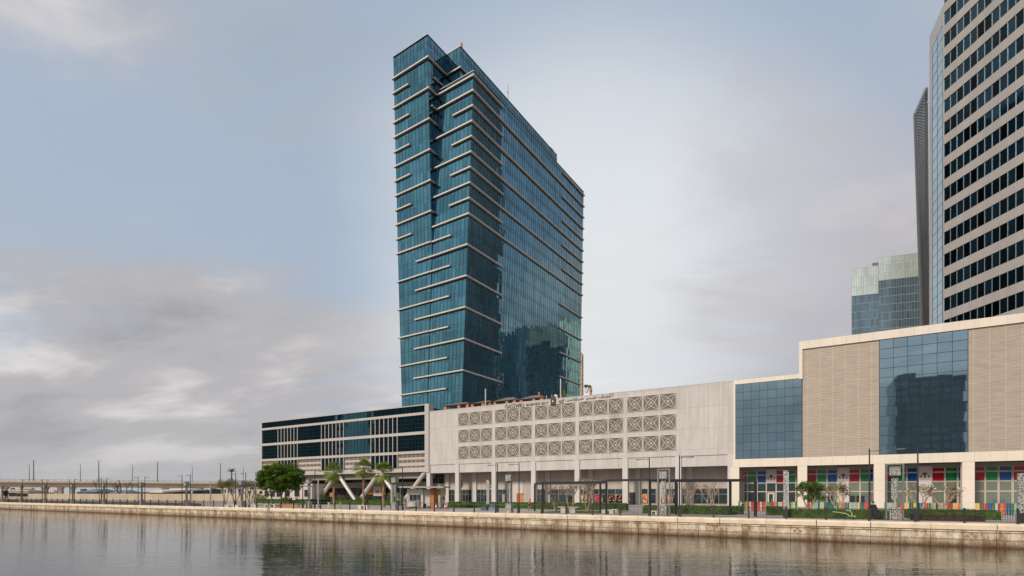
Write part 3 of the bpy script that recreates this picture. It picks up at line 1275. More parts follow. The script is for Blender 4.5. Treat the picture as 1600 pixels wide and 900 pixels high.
us, _ = on_v(789, V0)
ue, _ = on_v(858.5, V0)
um, _ = on_v(822, V0)
o, wd = text_part('GASSWILL', 1.45, us, 24.78, V0 - .12, pod, 'sign_lettering', M['letter'])
o.scale = ((um - us - .3) / wd, 1, 1)
o, wd = text_part('BUSINESS BAY', 0.85, um, 24.95, V0 - .12, pod, 'sign_lettering', M['letter'])
o.scale = ((ue - um - .4) / wd, 1, 1)
w = MB(STREET)
u0, _ = on_v(861, V0)
u1, _ = on_v(868.3, V0)
w.box(u0, u1, V0 - .3, V0 - .01, 24.65, 26.7)
o = w.build('sign_box', M['brown_sign'], pod)
w = MB(STREET)
c = ((u0 + u1) / 2, 25.45)
w.prism([], 0, 0) if False else None
for i in range(8):
    a0, a1 = i * pi / 4, (i + 1) * pi / 4
    w.face([(c[0], V0 - .33, c[1]), (c[0] + .2 * cos(a1), V0 - .33, c[1] + .2 * sin(a1)), (c[0] + .2 * cos(a0), V0 - .33, c[1] + .2 * sin(a0))][::-1])
w.build('sign_symbol', M['flower'], o)
# arabic line, drawn as strokes: baseline runs, teeth, loops and dots
ar = MB(STREET)


def stroke(x0, y0, x1, y1, th=.13):
    (ua, _), (ub, _) = on_v(x0, V0), on_v(x1, V0)
    Ya, Yb = V0 / (CU + SU * (x0 - 800) / FPX), V0 / (CU + SU * (x1 - 800) / FPX)
    ar.bar(STREET(ua, V0 - .1, zat(y0, Ya)), STREET(ub, V0 - .1, zat(y1, Yb)), th, .14, up=Vector((SU, CU, 0)))


for seg in ((872.8, 626.5, 880, 625.5), (880, 625.5, 880.6, 623.6), (873, 628.6, 880, 627.8), (874, 630.8, 879.5, 630.4), (879.5, 630.4, 880.4, 628.8),
            (883, 625.3, 883.6, 627), (886, 627.2, 889, 626), (887, 624.4, 889, 625.8), (889, 626, 892, 625.4), (892, 625.4, 895.5, 624),
            (895.5, 624, 897.5, 626), (897.5, 622.4, 897.8, 626.6), (899, 625, 910, 623.8), (900, 620.6, 900.2, 624.9), (902.5, 622.6, 902.6, 624.6),
            (908, 621.6, 911, 622.4), (911, 622.4, 911, 623.9), (916, 625.2, 917.6, 622.6), (917.6, 622.6, 928, 622.4), (928, 622.4, 930.6, 619.4),
            (930.6, 619.4, 932, 622), (934.5, 619.6, 935.8, 621.6), (935.8, 621.6, 946, 620.6), (941, 616.4, 941.3, 620.8), (943, 618.6, 943.1, 620.4),
            (946, 620.6, 955, 619.4), (947, 618.2, 947.1, 620.4), (949.6, 617.6, 949.7, 620), (953, 614.6, 953.3, 619.5), (957, 613.6, 957.5, 619)):
    stroke(*seg)
ar.build('sign_lettering', M['letter'], pod)

# ================================================================== OFFICE WING (left)
off = thing('office_wing', 'long dark glass office wing raised on slanting V columns at the left end', 'building', S(-133, V0, 0))
UL, UR = -171.1, -95.45
w = MB(STREET)
w.box(UL + .3, UR - .05, V0 + 0.6, V0 + 30, 9.9, 27.6)
w.build('core_block', M['dark_room'], off)
w = MB(STREET)
for z0, z1 in ((25.3, 26.05), (19.7, 20.55), (14.2, 15.0), (8.9, 10.0)):
    w.box(UL, UR, V0 - .25, V0 + .6, z0, z1)
w.box(UL, UR, V0 - .25, V0 + .6, 28.0, 28.25)
w.box(UL, UL + .7, V0 - .28, V0 + 30, 8.7, 28.3)
w.box(UR - .25, UR + 1.2, V0 - .28, V0 + 2, 8.7, 28.3)
w.build('frame', M['office_frame'], off)
w = MB(STREET)
w.box(UL + .3, UR, V0 + 1.6, V0 + 30, 7.2, 8.89)
w.build('transfer_beam', M['soffit'], off)
w = MB(STREET)
w.box(UL + .3, UR, V0 + .55, V0 + 30, 27.6, 27.75)
w.build('roof', M['roof'], off)
BR = [-171.1, -161.5, -151.2, -139.2, -128.8, -116.9, -106.2, -95.5]
rows = [(10.0, 14.2), (15.0, 19.7), (20.55, 25.3)]
# top glass parapet
window(off, UL + .7, UR - .3, 26.05, 28.0, V0 + .02, 52, 1, M['office_glass'], M['mullion'], .05, 'parapet_glazing')
for i in range(7):
    a0, a1 = BR[i], BR[i + 1]
    lo, hi = a0 + .25, a1 - .25
    for r, (z0, z1) in enumerate(rows):
        if i % 2 == 0 and r == 0:
            # three rows of square grille openings
            p = MB(STREET)
            n = 6
            p.box(lo, hi, V0 + .12, V0 + .5, z0 + .02, z1 - .02)
            o = p.build('grille_panel', M['office_frame'], off)
            st = (hi - lo - .3) / n
            for zb, zt in ((z1 - .95, z1 - .1), (z1 - 2.45, z1 - 1.65), (z0 + .25, z0 + .75)):
                q = MB(STREET)
                for j in range(n):
                    q.box(lo + .2 + j * st, lo + .2 + j * st + st * .84, V0 + .05, V0 + .11, zb, zt)
                q.build('louvre', plain('louvre_brown', (0.16, 0.11, 0.08), .6) if 'louvre_brown' not in bpy.data.materials else bpy.data.materials['louvre_brown'], o)
        else:
            window(off, lo - .2, hi + .2, z0, z1, V0 + .1, 8 if i % 2 == 0 else 7, 4 if r else 2, M['office_glass'], M['mullion'], .05)
    if i % 2 == 1:
        n = 7
        for j in range(n):
            a = a0 + (a1 - a0) * j / (n - 1)
            p = MB(STREET)
            p.box(a - .11, a + .11, V0 - .22, V0 + .03, 10.003, 25.297)
            p.build('vertical_fin', M['office_frame'], off)
# slanting columns
legs = [(-151.2, -142.2), (-132.9, -142.0), (-132.3, -123.9), (-114.3, -123.3), (-113.7, -105.3), (-96.2, -104.9)]
for ut, ub in legs:
    p = MB(STREET)
    p.tube([STREET(ub, V0 + .7, -0.1), STREET(ut, V0 + .7, 8.95)], 0.62, 14)
    p.build('slanting_column', M['silver'], off)
# ground level behind the columns
VG = V0 + 9
w = MB(STREET)
w.box(UL + 8, UR + .2, VG, VG + 12, 0, 8.9)
w.build('ground_floor_wall', M['dark_room'], off)
w = MB(STREET)
w.box(UL + 8, UR + .2, VG - .5, VG - .003, 4.6, 6.3)
w.build('spandrel_band', M['inner_wall'], off)
ng = 9
for i in range(ng):
    a0 = UL + 8.2 + i * (UR - UL - 8.2) / ng
    a1 = UL + 8.2 + (i + 1) * (UR - UL - 8.2) / ng - .4
    window(off, a0, a1, 0.1, 4.5, VG - .1, 5, 3, M['shop_glass'], M['grey_metal'], .06, 'ground_floor_window')
    window(off, a0, a1, 6.4, 8.2, VG - .1, 6, 1, M['dark_glass'], M['grey_metal'], .06, 'upper_window')
for x0, x1, z0, z1, c in ((571, 584.5, 2.3, 5.0, 'orange_wood'), (584.6, 597.5, 1.9, 5.0, 'cream'), (598, 603.5, 2.3, 5.0, 'orange_wood')):
    u0, _ = on_v(x0, VG - .4)
    u1, _ = on_v(x1, VG - .4)
    w = MB(STREET)
    w.box(u0, u1, VG - .75, VG - .55, z0, z1)
    if c == 'orange_wood':
        for j in range(1, 4):
            a = u0 + (u1 - u0) * j / 4
            w.box(a - .06, a + .06, VG - .8, VG - .75, z0, z1)
    w.build('wall_panel', M[c], off)
u0, _ = on_v(591, VG - .4)
w = MB(STREET)
for s in range(5):
    w.box(u0 - .7 + .3 * s, u0 - .5 + .3 * s, VG - .82, VG - .76, 3.0 + .1 * (s % 2), 3.6 - .1 * (s % 3))
w.build('panel_emblem', M['cloth_black'], off)

# ================================================================== MALL (right)
mall = thing('shopping_mall', 'cream framed mall with blue glass bays, louvred screens and coloured windows behind columns', 'building', S(12, V0, 0))
CAX = [-13.6, -1.4, 10.95, 23.45, 35.9, 48.4]
UE = 62.0
w = MB(STREET)
w.box(-14.0, UE, V0 - .1, V0 + 1.0, 8.05, 9.7)
w.build('lower_band', M['white_clad'], mall)
w = MB(STREET)
w.box(-13.88, -1.55, V0 - .1, V0 + 1.0, 25.2, 26.05)
w.box(-13.88, -13.5, V0 - .09, V0 + 1.0, 9.705, 25.195)
w.build('low_wing_frame', M['white_clad'], mall)
w = MB(STREET)
w.box(-1.95, UE, V0 - .3, V0 + 1.0, 30.8, 32.3)
w.box(-1.95, -1.35, V0 - .28, V0 + 1.0, 25.0, 30.795)
w.box(-1.95, -1.5, V0 + 1.0, V0 + 40, 25.0, 32.28)
w.build('upper_frame', M['white_clad'], mall)
w = MB(STREET)
w.box(-13.85, -1.9, V0 + 1.0, V0 + 60, 8.06, 25.6)
w.box(-1.6, UE, V0 + 1.0, V0 + 60, 8.06, 31.6)
w.build('main_block', M['roof'], mall)
window(mall, -13.5, -1.45, 9.7, 25.2, V0, 8, 9, M['blue_glass'], M['mullion'], .055, 'curtain_glazing')
window(mall, 10.95, 23.4, 9.7, 30.8, V0, 6, 12, M['blue_glass'], M['mullion'], .055, 'curtain_glazing')
window(mall, 48.4, UE, 9.7, 30.8, V0, 6, 12, M['blue_glass'], M['mullion'], .055, 'curtain_glazing')
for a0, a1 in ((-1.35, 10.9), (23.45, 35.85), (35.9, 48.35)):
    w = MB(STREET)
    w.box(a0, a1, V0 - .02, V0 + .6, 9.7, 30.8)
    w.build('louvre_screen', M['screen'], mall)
w = MB(STREET)
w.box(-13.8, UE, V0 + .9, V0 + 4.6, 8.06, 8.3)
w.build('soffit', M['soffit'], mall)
for c in CAX:
    w = MB(STREET)
    w.box(c - .82, c + .82, V0 - .06, V0 + 1.3, 0, 8.045)
    w.build('column', cladding('column_cladding', (0.74, 0.65, 0.54), 40, 2.0, 20, 0.9, 0.03, .6, .02, .5, .05) if c < -13 else bpy.data.materials['column_cladding'], mall)
VM = V0 + 4
w = MB(STREET)
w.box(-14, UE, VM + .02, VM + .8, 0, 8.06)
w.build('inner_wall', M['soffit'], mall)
zr = [0.1, 1.9, 3.0, 4.85, 6.5, 7.4]
seq = [(0.9, 1.75, 'red'), (1.85, 4.1, 'green'), (4.2, 6.35, 'blue'), (6.4, 8.75, 'wall'), (8.8, 10.5, 'red'), (10.6, 11.75, 'green')]
SEQS = {
    0: [(0.9, 1.65, 'red'), (1.7, 3.8, 'green'), (3.85, 5.95, 'blue'), (6.0, 8.2, 'wall'), (8.25, 9.95, 'red'), (10.3, 11.9, 'green'), (11.95, 12.3, 'blue')],
    1: [(0.2, 2.3, 'red'), (2.35, 4.4, 'green'), (4.45, 6.5, 'blue'), (6.55, 8.9, 'wall'), (8.95, 11.05, 'red'), (11.1, 12.9, 'green'), (12.95, 13.9, 'blue')],
    2: [(0.2, 2.3, 'red'), (2.35, 4.4, 'green'), (4.45, 6.5, 'blue'), (6.55, 8.9, 'wall'), (8.95, 11.05, 'red'), (11.1, 13.1, 'green'), (13.15, 14.0, 'blue')],
    3: [(0.5, 2.5, 'red'), (2.55, 4.8, 'green'), (4.85, 7.1, 'blue'), (7.15, 9.3, 'red'), (9.35, 11.5, 'green'), (11.55, 13.6, 'blue')],
    4: [(0.9, 3.0, 'red'), (3.05, 5.2, 'green'), (5.25, 7.4, 'blue'), (7.45, 9.6, 'red'), (9.65, 11.8, 'green')],
}
PANE = {'red': M['pane_red'], 'green': M['pane_green'], 'blue': M['pane_blue']}
pix = {0: [(1162.5, 1167.5, 'red'), (1168.5, 1182, 'green'), (1183.5, 1197, 'blue'), (1197.5, 1212.7, 'wall'), (1213.2, 1227, 'red'), (1229, 1243, 'green'), (1244, 1248.5, 'blue')],
       1: [(1261, 1275.5, 'red'), (1276.7, 1291.5, 'green'), (1293, 1308, 'blue'), (1308.5, 1326.5, 'wall'), (1327, 1343, 'red'), (1344.4, 1358, 'green'), (1359.5, 1368, 'blue')],
       2: [(1380.5, 1397.5, 'red'), (1399, 1416, 'green'), (1417.5, 1433.5, 'blue'), (1434, 1455.7, 'wall'), (1456.5, 1475.5, 'red'), (1477, 1495.5, 'green'), (1497, 1507, 'blue')],
       3: [(1521, 1538.5, 'red'), (1540, 1559, 'green'), (1561, 1581, 'blue'), (1583, 1602, 'red'), (1604, 1624, 'green'), (1626, 1646, 'blue')],
       4: [(1690, 1712, 'red'), (1714, 1737, 'green')]}
for bay, lst in pix.items():
    ulast = None
    for x0, x1, kind in lst:
        u0, _ = on_v(x0, VM)
        u1, _ = on_v(x1, VM)
        ulast = u1
        if kind == 'wall':
            w = MB(STREET)
            w.box(u0, u1, VM - .25, VM + .01, 4.75 if bay == 0 else 0.0, 7.7)
            wl = w.build('emblem_wall', M['stone_plain'], mall)
            uc = (u0 + u1) / 2
            e = MB(STREET)
            # small crest: domed top, two curved side pieces, a centre post
            ve = VM - .27
            for i in range(8):
                a, b = pi * i / 8, pi * (i + 1) / 8
                e.face([(uc, ve, 6.05), (uc + .38 * cos(a), ve, 6.05 + .42 * sin(a)), (uc + .38 * cos(b), ve, 6.05 + .42 * sin(b))][::-1])
            for s in (-1, 1):
                e.bar(STREET(uc + s * .5, ve, 6.0), STREET(uc + s * .62, ve, 5.72), .14, .05, up=Vector((SU, CU, 0)))
                e.bar(STREET(uc + s * .62, ve, 5.74), STREET(uc + s * .5, ve, 5.42), .14, .05, up=Vector((SU, CU, 0)))
            e.bar(STREET(uc, ve, 6.02), STREET(uc, ve, 5.44), .22, .05, up=Vector((SU, CU, 0)))
            e.build('crest', M['emblem'], wl)
            e = MB(STREET)
            e.box(uc - .75, uc + .75, ve, ve + .02, 5.1, 5.2)
            e.build('caption_strip', M['soffit'], wl)
            if bay == 0:
                window(mall, u0 + .05, u1 - .05, 3.0, 4.75, VM - .02, 1, 1, M['shop_glass'], M['white_plain'], .065)
                d = window(mall, u0 + .4, u1 - .5, 0.05, 2.6, VM - .03, 1, 1, M['shop_glass'], M['white_plain'], .16, 'door')
                h = MB(STREET)
                h.box(u1 - .85, u1 - .8, VM - .2, VM - .1, 1.0, 1.4)
                h.build('handle', M['silver'], d)
            continue
        lower = M['shop_glass'] if bay == 0 else M['class_glass']
        window(mall, u0, u1, 0.1, 2.95, VM - .02, 1, 1, lower, M['white_plain'], .065)
        window(mall, u0, u1, 3.05, 4.72, VM - .02, 1, 1, lower, M['white_plain'], .065)
        window(mall, u0, u1, 4.85, 6.42, VM - .02, 1, 1, PANE[kind], M['white_plain'], .065, 'coloured_window', kind + ' pane')
        window(mall, u0, u1, 6.55, 7.35, VM - .02, 1, 1, PANE[kind], M['white_plain'], .065, 'coloured_window', kind + ' pane')
# pale blinds and dark furniture seen through the classroom glass
for x0, x1, z0, z1, c in ((1551, 1560, .3, 1.6, 'blue_grey'), (1562, 1570, .3, 1.6, 'blue_grey'), (1327, 1336, .1, 2.2, 'dark_room'), (1338, 1343, .1, 2.2, 'dark_room'),
                          (1345, 1351, .1, 2.2, 'dark_room'), (1351, 1358, .1, 2.2, 'blue_grey'), (1293, 1301, .1, 2.2, 'dark_room'), (1481, 1495, .3, 3.6, 'dark_room')):
    u0, _ = on_v(x0, VM - .1)
    u1, _ = on_v(x1, VM - .1)
    w = MB(STREET)
    w.box(u0, u1, VM - .085, VM - .03, z0, z1)
    w.build('window_board', M[c], mall)

# ================================================================== HIGH-RISE (far right)
hr = thing('office_highrise', 'pale high-rise with dark ribbon windows cut off by the right edge of the view', 'skyscraper', (93.4, 112, 0))
HD = Vector((0.0618, -0.998, 0)).normalized()      # along the long face towards the camera
HN = Vector((-0.998, -0.0618, 0)).normalized()     # outward, to the left
HF = Frame((93.4, 112, 0), HD, -HN)
w = MB(HF)
LEN = 21.0
w.box(0, LEN, 0.45, 26, 0, 128)
w.build('core_block', M['stone_plain'], hr)
sp_mat = cladding('highrise_cladding', (0.37, 0.345, 0.325), 3.0, 60, 0.0, 20, 0.04, .7, .04, .5, .06)
zb = 84.7
n = 0
for i in range(-13, 9):
    z = zb + 4.75 * i
    w = MB(HF)
    w.box(-.02, LEN, -0.0, 0.5, z - 1.9, z)
    w.build('spandrel', sp_mat, hr)
    g = MB(HF)
    g.box(0.02, LEN, .16, .3, z, z + 2.85)
    g.uv[0] = [(0, i), (14, i), (14, i + 1), (0, i + 1)]
    o = g.build('ribbon_window', M['dark_glass'], hr)
    f = MB(HF)
    a = 0.05
    while a < LEN:
        f.box(a, a + .075, .08, .3, z + .002, z + 2.848)
        a += 1.5
    f.build('mullion', M['pale_metal'], o)
# bevelled far end with a tall blue glass strip
Q0 = Vector((96.7, 119.8, 0))
CD = (Q0 - Vector((93.4, 112, 0))).normalized()
CN = Vector((-CD.y, CD.x, 0))
CF = Frame((93.4, 112, 0), CD, -CN)
w = MB(CF)
Lc = 8.5
w.box(0.0, Lc, 0, 6, 0, 108.4)
w.build('end_pier', cladding('pier_cladding', (0.42, 0.41, 0.42), 8.0, 2.4, 1.2, 0, .04, .75, .03, .45, .05), hr)
w = MB(CF)
w.box(0.25, 6.1, -.06, -.003, 25, 104.2)
w.uv[0] = [(0, 0), (4, 0), (4, 34), (0, 34)]
o = w.build('glass_strip', M['blue_glass'], hr)
f = MB(CF)
for z in [25 + 2.4 * i for i in range(34)]:
    f.box(.25, 6.1, -.09, -.063, z, z + .06)
for a in (.2, 3.2, 6.1):
    f.box(a, a + .1, -.1, -.062, 25, 104.3)
f.build('frame', M['mullion'], o)
# leaning perforated screen mast beyond the bevelled end
YA = 127.0
A_ = at(1447.3, YA, zat(138, YA))
B_ = at(1429.5, YA - 3, zat(179, YA - 3))
C_ = at(1440.5, YA - 3, zat(520, YA - 3))
D_ = at(1450.5, YA, zat(520, YA))
w = MB()
nv_ = 80
for (p, q, th) in ((A_, B_, .45), (B_, C_, .45), (D_, A_, .45)):
    w.bar(p, q, th, th)
nn = (B_ - A_).cross(C_ - B_).normalized()
for i in range(1, nv_):
    t = i / nv_
    p = A_.lerp(D_, t)
    q = B_.lerp(C_, t)
    w.bar(p, q, .09, .14, up=Vector((0, 0, 1)))
for s in [i / 9 for i in range(1, 9)]:
    w.bar(A_.lerp(B_, s), D_.lerp(C_, s), .13, .13)
w.build('perforated_screen', M['grey_metal'], hr)
w = MB()
for t in (.06, .3, .45, .6, .75, .9):
    p = A_.lerp(D_, t)
    w.bar(p, p + Vector((2.2, -3, 0)), .25, .25)
w.build('screen_bracket', M['grey_metal'], hr)

# ================================================================== BACKGROUND GLASS BUILDING
gb = thing('glass_office_block', 'grey blue glass office block with pale stepped crown between the mall roof and the high-rise', 'building', at(1385, 295))
GD = Vector((2400 / 808.0, -1, 0)).normalized()
p0 = at(1331, 300)
GF = Frame(p0, GD, (0.80, 0.60, 0))
L1 = 15.3
L2 = 60
glass_cols = 8


def px_len(x):
    # distance along GD from p0 that lands on photo column x
    t = (x - 800) / FPX
    return (t * p0.y - p0.x) / (GD.x - t * GD.y)


L1, L2 = px_len(1372.5), px_len(1462)
ztop1, ztop2 = zat(420, 300), zat(402.5, 296)
for nm, a0, a1, z0, z1, mat in (('lower_glazing', 0, L1, 0, 117.2, 'deep_glass'), ('lower_glazing', L1, L2, 0, 124.5, 'deep_glass'),
                                ('glass_crown', 0, L1, 117.2, ztop1, 'crown_glass'), ('glass_crown', L1, L2, 124.5, ztop2, 'crown_glass')):
    g = MB(GF)
    nc = max(2, round((a1 - a0) / 1.25))
    nr = round((z1 - z0) / 4.6)
    g.box(a0, a1, 0 if a0 == 0 else .3, 25, z0, z1)
    g.uv[0] = [(0, 0), (nc, 0), (nc, nr), (0, nr)]
    o = g.build(nm, M[mat], gb)
    f = MB(GF)
    yb = 0 if a0 == 0 else .3
    for i in range(nc + 1):
        a = a0 + (a1 - a0) * i / nc
        f.box(a - .06, a + .06, yb - .2, yb - .003, z0, z1)
    for j in range(nr + 1):
        z = z0 + (z1 - z0) * j / max(1, nr)
        f.box(a0, a1, yb - .1, yb - .004, z - .14, z + .14)
    f.build('frame', (bpy.data.materials.get('crown_frame') or plain('crown_frame', (0.50, 0.56, 0.53), .5)) if mat == 'crown_glass' else (bpy.data.materials.get('far_frame') or plain('far_frame', (0.27, 0.31, 0.34), .5)), o)
g = MB(GF)
g.box(L1 - 4, L1 - 1, 3, 6, ztop1, ztop1 + 2.8)
g.build('rooftop_unit', M['grey_metal'], gb)

# slender beige tower behind the hotel
YS = 360
st = thing('slender_tower', 'slim beige tower rising behind the right edge of the teal glass tower', 'building', at(909, YS))
f = Frame(at(906.5, YS), (1, 0, 0), (0, 1, 0))
w = MB(f)
s = YS / FPX
w.box(0, 3.4 * s, 0, 6, 0, zat(551, YS))
w.box(3.4 * s, 5.4 * s, 1, 6, 0, zat(553, YS))
w.box(.3 * s, 1.4 * s, 1, 4, zat(551, YS), zat(540, YS))
w.build('wall', M['house'], st)
w = MB(f)
for i in range(34):
    z = 20 + 2.6 * i
    w.box(1.1 * s, 2.2 * s, -.25, -.003, z, z + 1.2)
w.build('balcony_strip', M['cream'], st)


# ================================================================== CITY ACROSS THE WATER (seen in the glass only)
def block_material(name, wall, glass, wx, wz):
    t = NT(name)
    sp = t.n('ShaderNodeSeparateXYZ')
    t.l(t.uvs(), sp.inputs[0])
    fx = t.math('FRACT', t.math('DIVIDE', t.math('ADD', sp.outputs[0], 900), wx))
    fz = t.math('FRACT', t.math('DIVIDE', t.math('ADD', sp.outputs[1], 900), wz))
    wv = t.math('MULTIPLY', t.math('GREATER_THAN', fx, .25), t.math('GREATER_THAN', fz, .35))
    nz = t.noise(.03, 5, .7)
    g = t.mix(t.ramp(nz, [(.4, 0.), (.6, 1.)]), glass, tuple(k * 2.2 for k in glass))
    c = t.mix(wv, wall, g)
    return t.set(c, 0.35, 0, None, .5)


BM1 = block_material('reflected_block_dark', (0.06, 0.07, 0.09), (0.02, 0.03, 0.045), 3.2, 3.8)
BM2 = block_material('reflected_block_blue', (0.34, 0.44, 0.50), (0.17, 0.28, 0.34), 3.0, 3.8)
BM3 = block_material('reflected_block_green', (0.85, 0.90, 0.75), (0.40, 0.50, 0.42), 9.0, 7.5)
BM4 = block_material('reflected_block_grey', (0.17, 0.19, 0.22), (0.14, 0.165, 0.20), 4.0, 4.0)
MIR = Vector((-163.9, 109.4, 0))


def mirrored(name, label, a0, a1, D, top, mat, depth=40):
    c = MIR + Vector((cos(radians((a0 + a1) / 2)), sin(radians((a0 + a1) / 2)), 0)) * D
    ey = (c - MIR).normalized()
    ex = Vector((ey.y, -ey.x, 0))
    hw = D * math.tan(radians((a1 - a0) / 2))
    fr = Frame(c, ex, ey)
    r = thing(name, label, 'building', c)
    b = MB(fr)
    b.box(-hw, hw, 0, depth, 0, top)
    b.build('wall', mat, r)
    b = MB(fr)
    b.box(-hw * .6, hw * .3, 4, depth - 4, top, top + 9)
    b.build('plant_room', mat, r)


mirrored('tower_block', 'tall dark tower block beyond the high-rise, mirrored as the dark stripe in the teal tower', 13.5, 20.9, 405, 326, BM1)
mirrored('tower_block', 'blue grey block beyond the high-rise, mirrored low down in the teal tower', 21.0, 26.2, 520, 160, BM2)
mirrored('tower_block', 'pale green block beyond the high-rise, mirrored at the far end of the teal tower', 26.4, 30.8, 640, 205, BM3)


def across(name, label, u0, u1, v0, v1, top, mat):
    r = thing(name, label, 'building', S((u0 + u1) / 2, v0, 0))
    b = MB(STREET)
    b.box(u0, u1, v0, v1, -1.7, top)
    b.build('wall', mat, r)
    b = MB(STREET)
    b.box(u0 + 2, u0 + (u1 - u0) * .35, v0 + 2, v1 - 6, top, top + 3)
    b.build('plant_room', mat, r)


across('waterside_block', 'slab block across the water, mirrored as a dark shape in the mall glass', 38, 66, -130, -100, 62, BM4)
across('waterside_block', 'dark block across the water mirrored at the left end of the office wing', -560, -414, -135, -100, 96, BM1)
across('waterside_block', 'grey block across the water mirrored in the office wing beside the podium', -335, -262, -135, -100, 92, BM1)

ORD = ['first', 'second', 'third', 'fourth', 'fifth', 'sixth', 'seventh', 'eighth', 'ninth', 'tenth', 'eleventh', 'twelfth', 'thirteenth',
       'fourteenth', 'fifteenth', 'sixteenth', 'seventeenth', 'eighteenth', 'nineteenth', 'twentieth']


def gp(x, y):
    """ground point under a photo pixel"""
    Y = CAMZ * FPX / (y - HOR)
    return at(x, Y, 0), Y


# ================================================================== RAILING along the quay
rl = thing('promenade_railing', 'dark metal railing with square posts along the top of the quay wall', 'railing', S(-60, 56.0, 0.1))
VRL = 55.95
k = 0
posts = []
for i in range(-27, 20):
    posts.append(1.25 + 3.27 * i)
# a longer rhythm further left, where posts stand in a thinner row
uu = posts[0]
while uu > -330:
    uu -= 3.27 if uu > -190 else 6.54
    posts.insert(0, uu)
posts = sorted(posts)
for u in [p for p in posts if p > -300][-100:]:
    b = MB(STREET)
    b.box(u - .075, u + .075, VRL - .06, VRL + .06, .1, 1.30)
    b.box(u - .09, u + .09, VRL - .075, VRL + .075, 1.30, 1.34)
    b.build('post', M['dark_metal'], rl)
b = MB(STREET)
for p, q in zip(posts, posts[1:]):
    if p > -29:
        continue
    b.box(p + .08, q - .08, VRL - .012, VRL + .012, 1.18, 1.205)
    b.box(p + .08, q - .08, VRL - .010, VRL + .010, .25, .27)
    if q < -92:
        n = 24
        for j in range(1, n):
            a = p + (q - p) * j / n
            b.box(a - .014, a + .014, VRL - .008, VRL + .008, .27, 1.18)
b.build('wire_infill', M['grey_metal'], rl)
for p, q in zip(posts, posts[1:]):
    if p < -29:
        continue
    b = MB(STREET)
    b.box(p + .08, q - .08, VRL - .02, VRL + .02, 1.14, 1.18)
    b.box(p + .08, q - .08, VRL - .02, VRL + .02, .22, .26)
    n = 22
    for j in range(1, n):
        a = p + (q - p) * j / n
        b.box(a - .012, a + .012, VRL - .01, VRL + .01, .26, 1.14)
    b.build('baluster_panel', M['dark_metal'], rl)

# ================================================================== LANTERN PYLONS
def pylon(frame_posts=True):
    t = thing('lantern_pylon', 'x', 'lantern pylon')
    b = MB()
    b.box(-.40, .40, -.35, .35, 0, 1.28)
    b.box(-.45, .45, -.40, .40, 0, .08)
    b.build('base', M['pattern'], t)
    b = MB()
    b.box(-.39, .39, -.36, .36, 4.22, 4.93)
    b.build('lantern_head', M['pattern'], t)
    b = MB()
    for z in (4.16, 4.93):
        b.box(-.42, .42, -.39, .39, z, z + .06)
    b.build('lantern_rim', M['grey_metal'], t)
    for s in ((-1, 1) if not frame_posts else (1,)):
        b = MB()
        b.box(s * .20 - .05, s * .20 + .05, -.09, .09, 1.28, 4.16)
        b.build('shaft', M['grey_metal'], t)
    b = MB()
    b.box(-.26, .26, -.02, .02, 2.0, 4.16) if frame_posts else b.box(-.149, .149, -.02, .02, 2.6, 4.16)
    b.build('etched_panel', M['pattern'], t)
    if frame_posts:
        for s in (-1, 1):
            b = MB()
            b.box(s * .62 - .07, s * .62 + .07, -.08, .08, 0, 5.14)
            b.build('frame_post', M['grey_metal'], t)
        b = MB()
        b.box(-.69, .69, -.08, .08, 5.14, 5.26)
        b.build('top_bar', M['grey_metal'], t)
    return t


PX = [(4, 57.5), (33.5, 57.5), (70.5, 57.5), (113.5, 57.5), (163, 57.5), (221.5, 57.5), (291.5, 57.5), (378, 57.5), (483, 58), (617, 57.6), (796, 57.3), (1037, 57.2), (1398, 57.9)]
protoP = pylon(False)
protoQ = pylon(True)
usedQ = False
whereP = ['at the far left edge of the promenade', 'left of the pink low house', 'in front of the first viaduct pier', 'in front of the grey sheds',
          'in front of the bare tree', 'below the viaduct beside the pale low wall', 'right of the wide viaduct pier', 'among the thin olive trees',
          'right of the round green tree', 'beside the third palm and the kiosk', 'in front of the stone podium doorway',
          'between the two black pergola frames', 'in front of the coloured classroom windows']
firstP = True
for (x, v), wh in zip(PX, whereP):
    u, s_ = on_v(x, v)
    lab = 'grey patterned lantern pylon ' + wh
    if firstP:
        o = protoP
        o.location = S(u, v, .004)
        o.rotation_euler = (0, 0, -pi / 6)
        o['label'] = lab
        firstP = False
    elif x > 1000 and not usedQ:
        o = protoQ
        o.location = S(u, v, .004)
        o.rotation_euler = (0, 0, -pi / 6)
        o['label'] = lab
        usedQ = True
    else:
        o = copy_tree(protoQ if x > 1000 else protoP, S(u, v, .004), -pi / 6, lab)
    o['group'] = 'lantern pylons along the promenade'

# ================================================================== SLIM LAMP POSTS
def lamp(side=1, h=6.8):
    t = thing('lamp_post', 'x', 'lamp post')
    b = MB()
    b.tube([(0, 0, 0), (0, 0, 1.2), (0, 0, h)], [.10, .08, .055], 8)
    b.build('pole', M['dark_metal'], t)
    b = MB()
    b.box(-.11, .11, -.11, .11, 0, .9)
    b.build('base', M['dark_metal'], t)
    b = MB()
    b.bar((0, 0, h - .25), (side * 1.5, 0, h - .2), .05, .05)
    b.build('arm', M['dark_metal'], t)
    b = MB()
    b.box(side * .9 if side > 0 else -1.5, side * 1.5 if side > 0 else -.9, -.07, .07, h - .30, h - .23)
    b.build('lamp_head', M['grey_metal'], t)
    return t


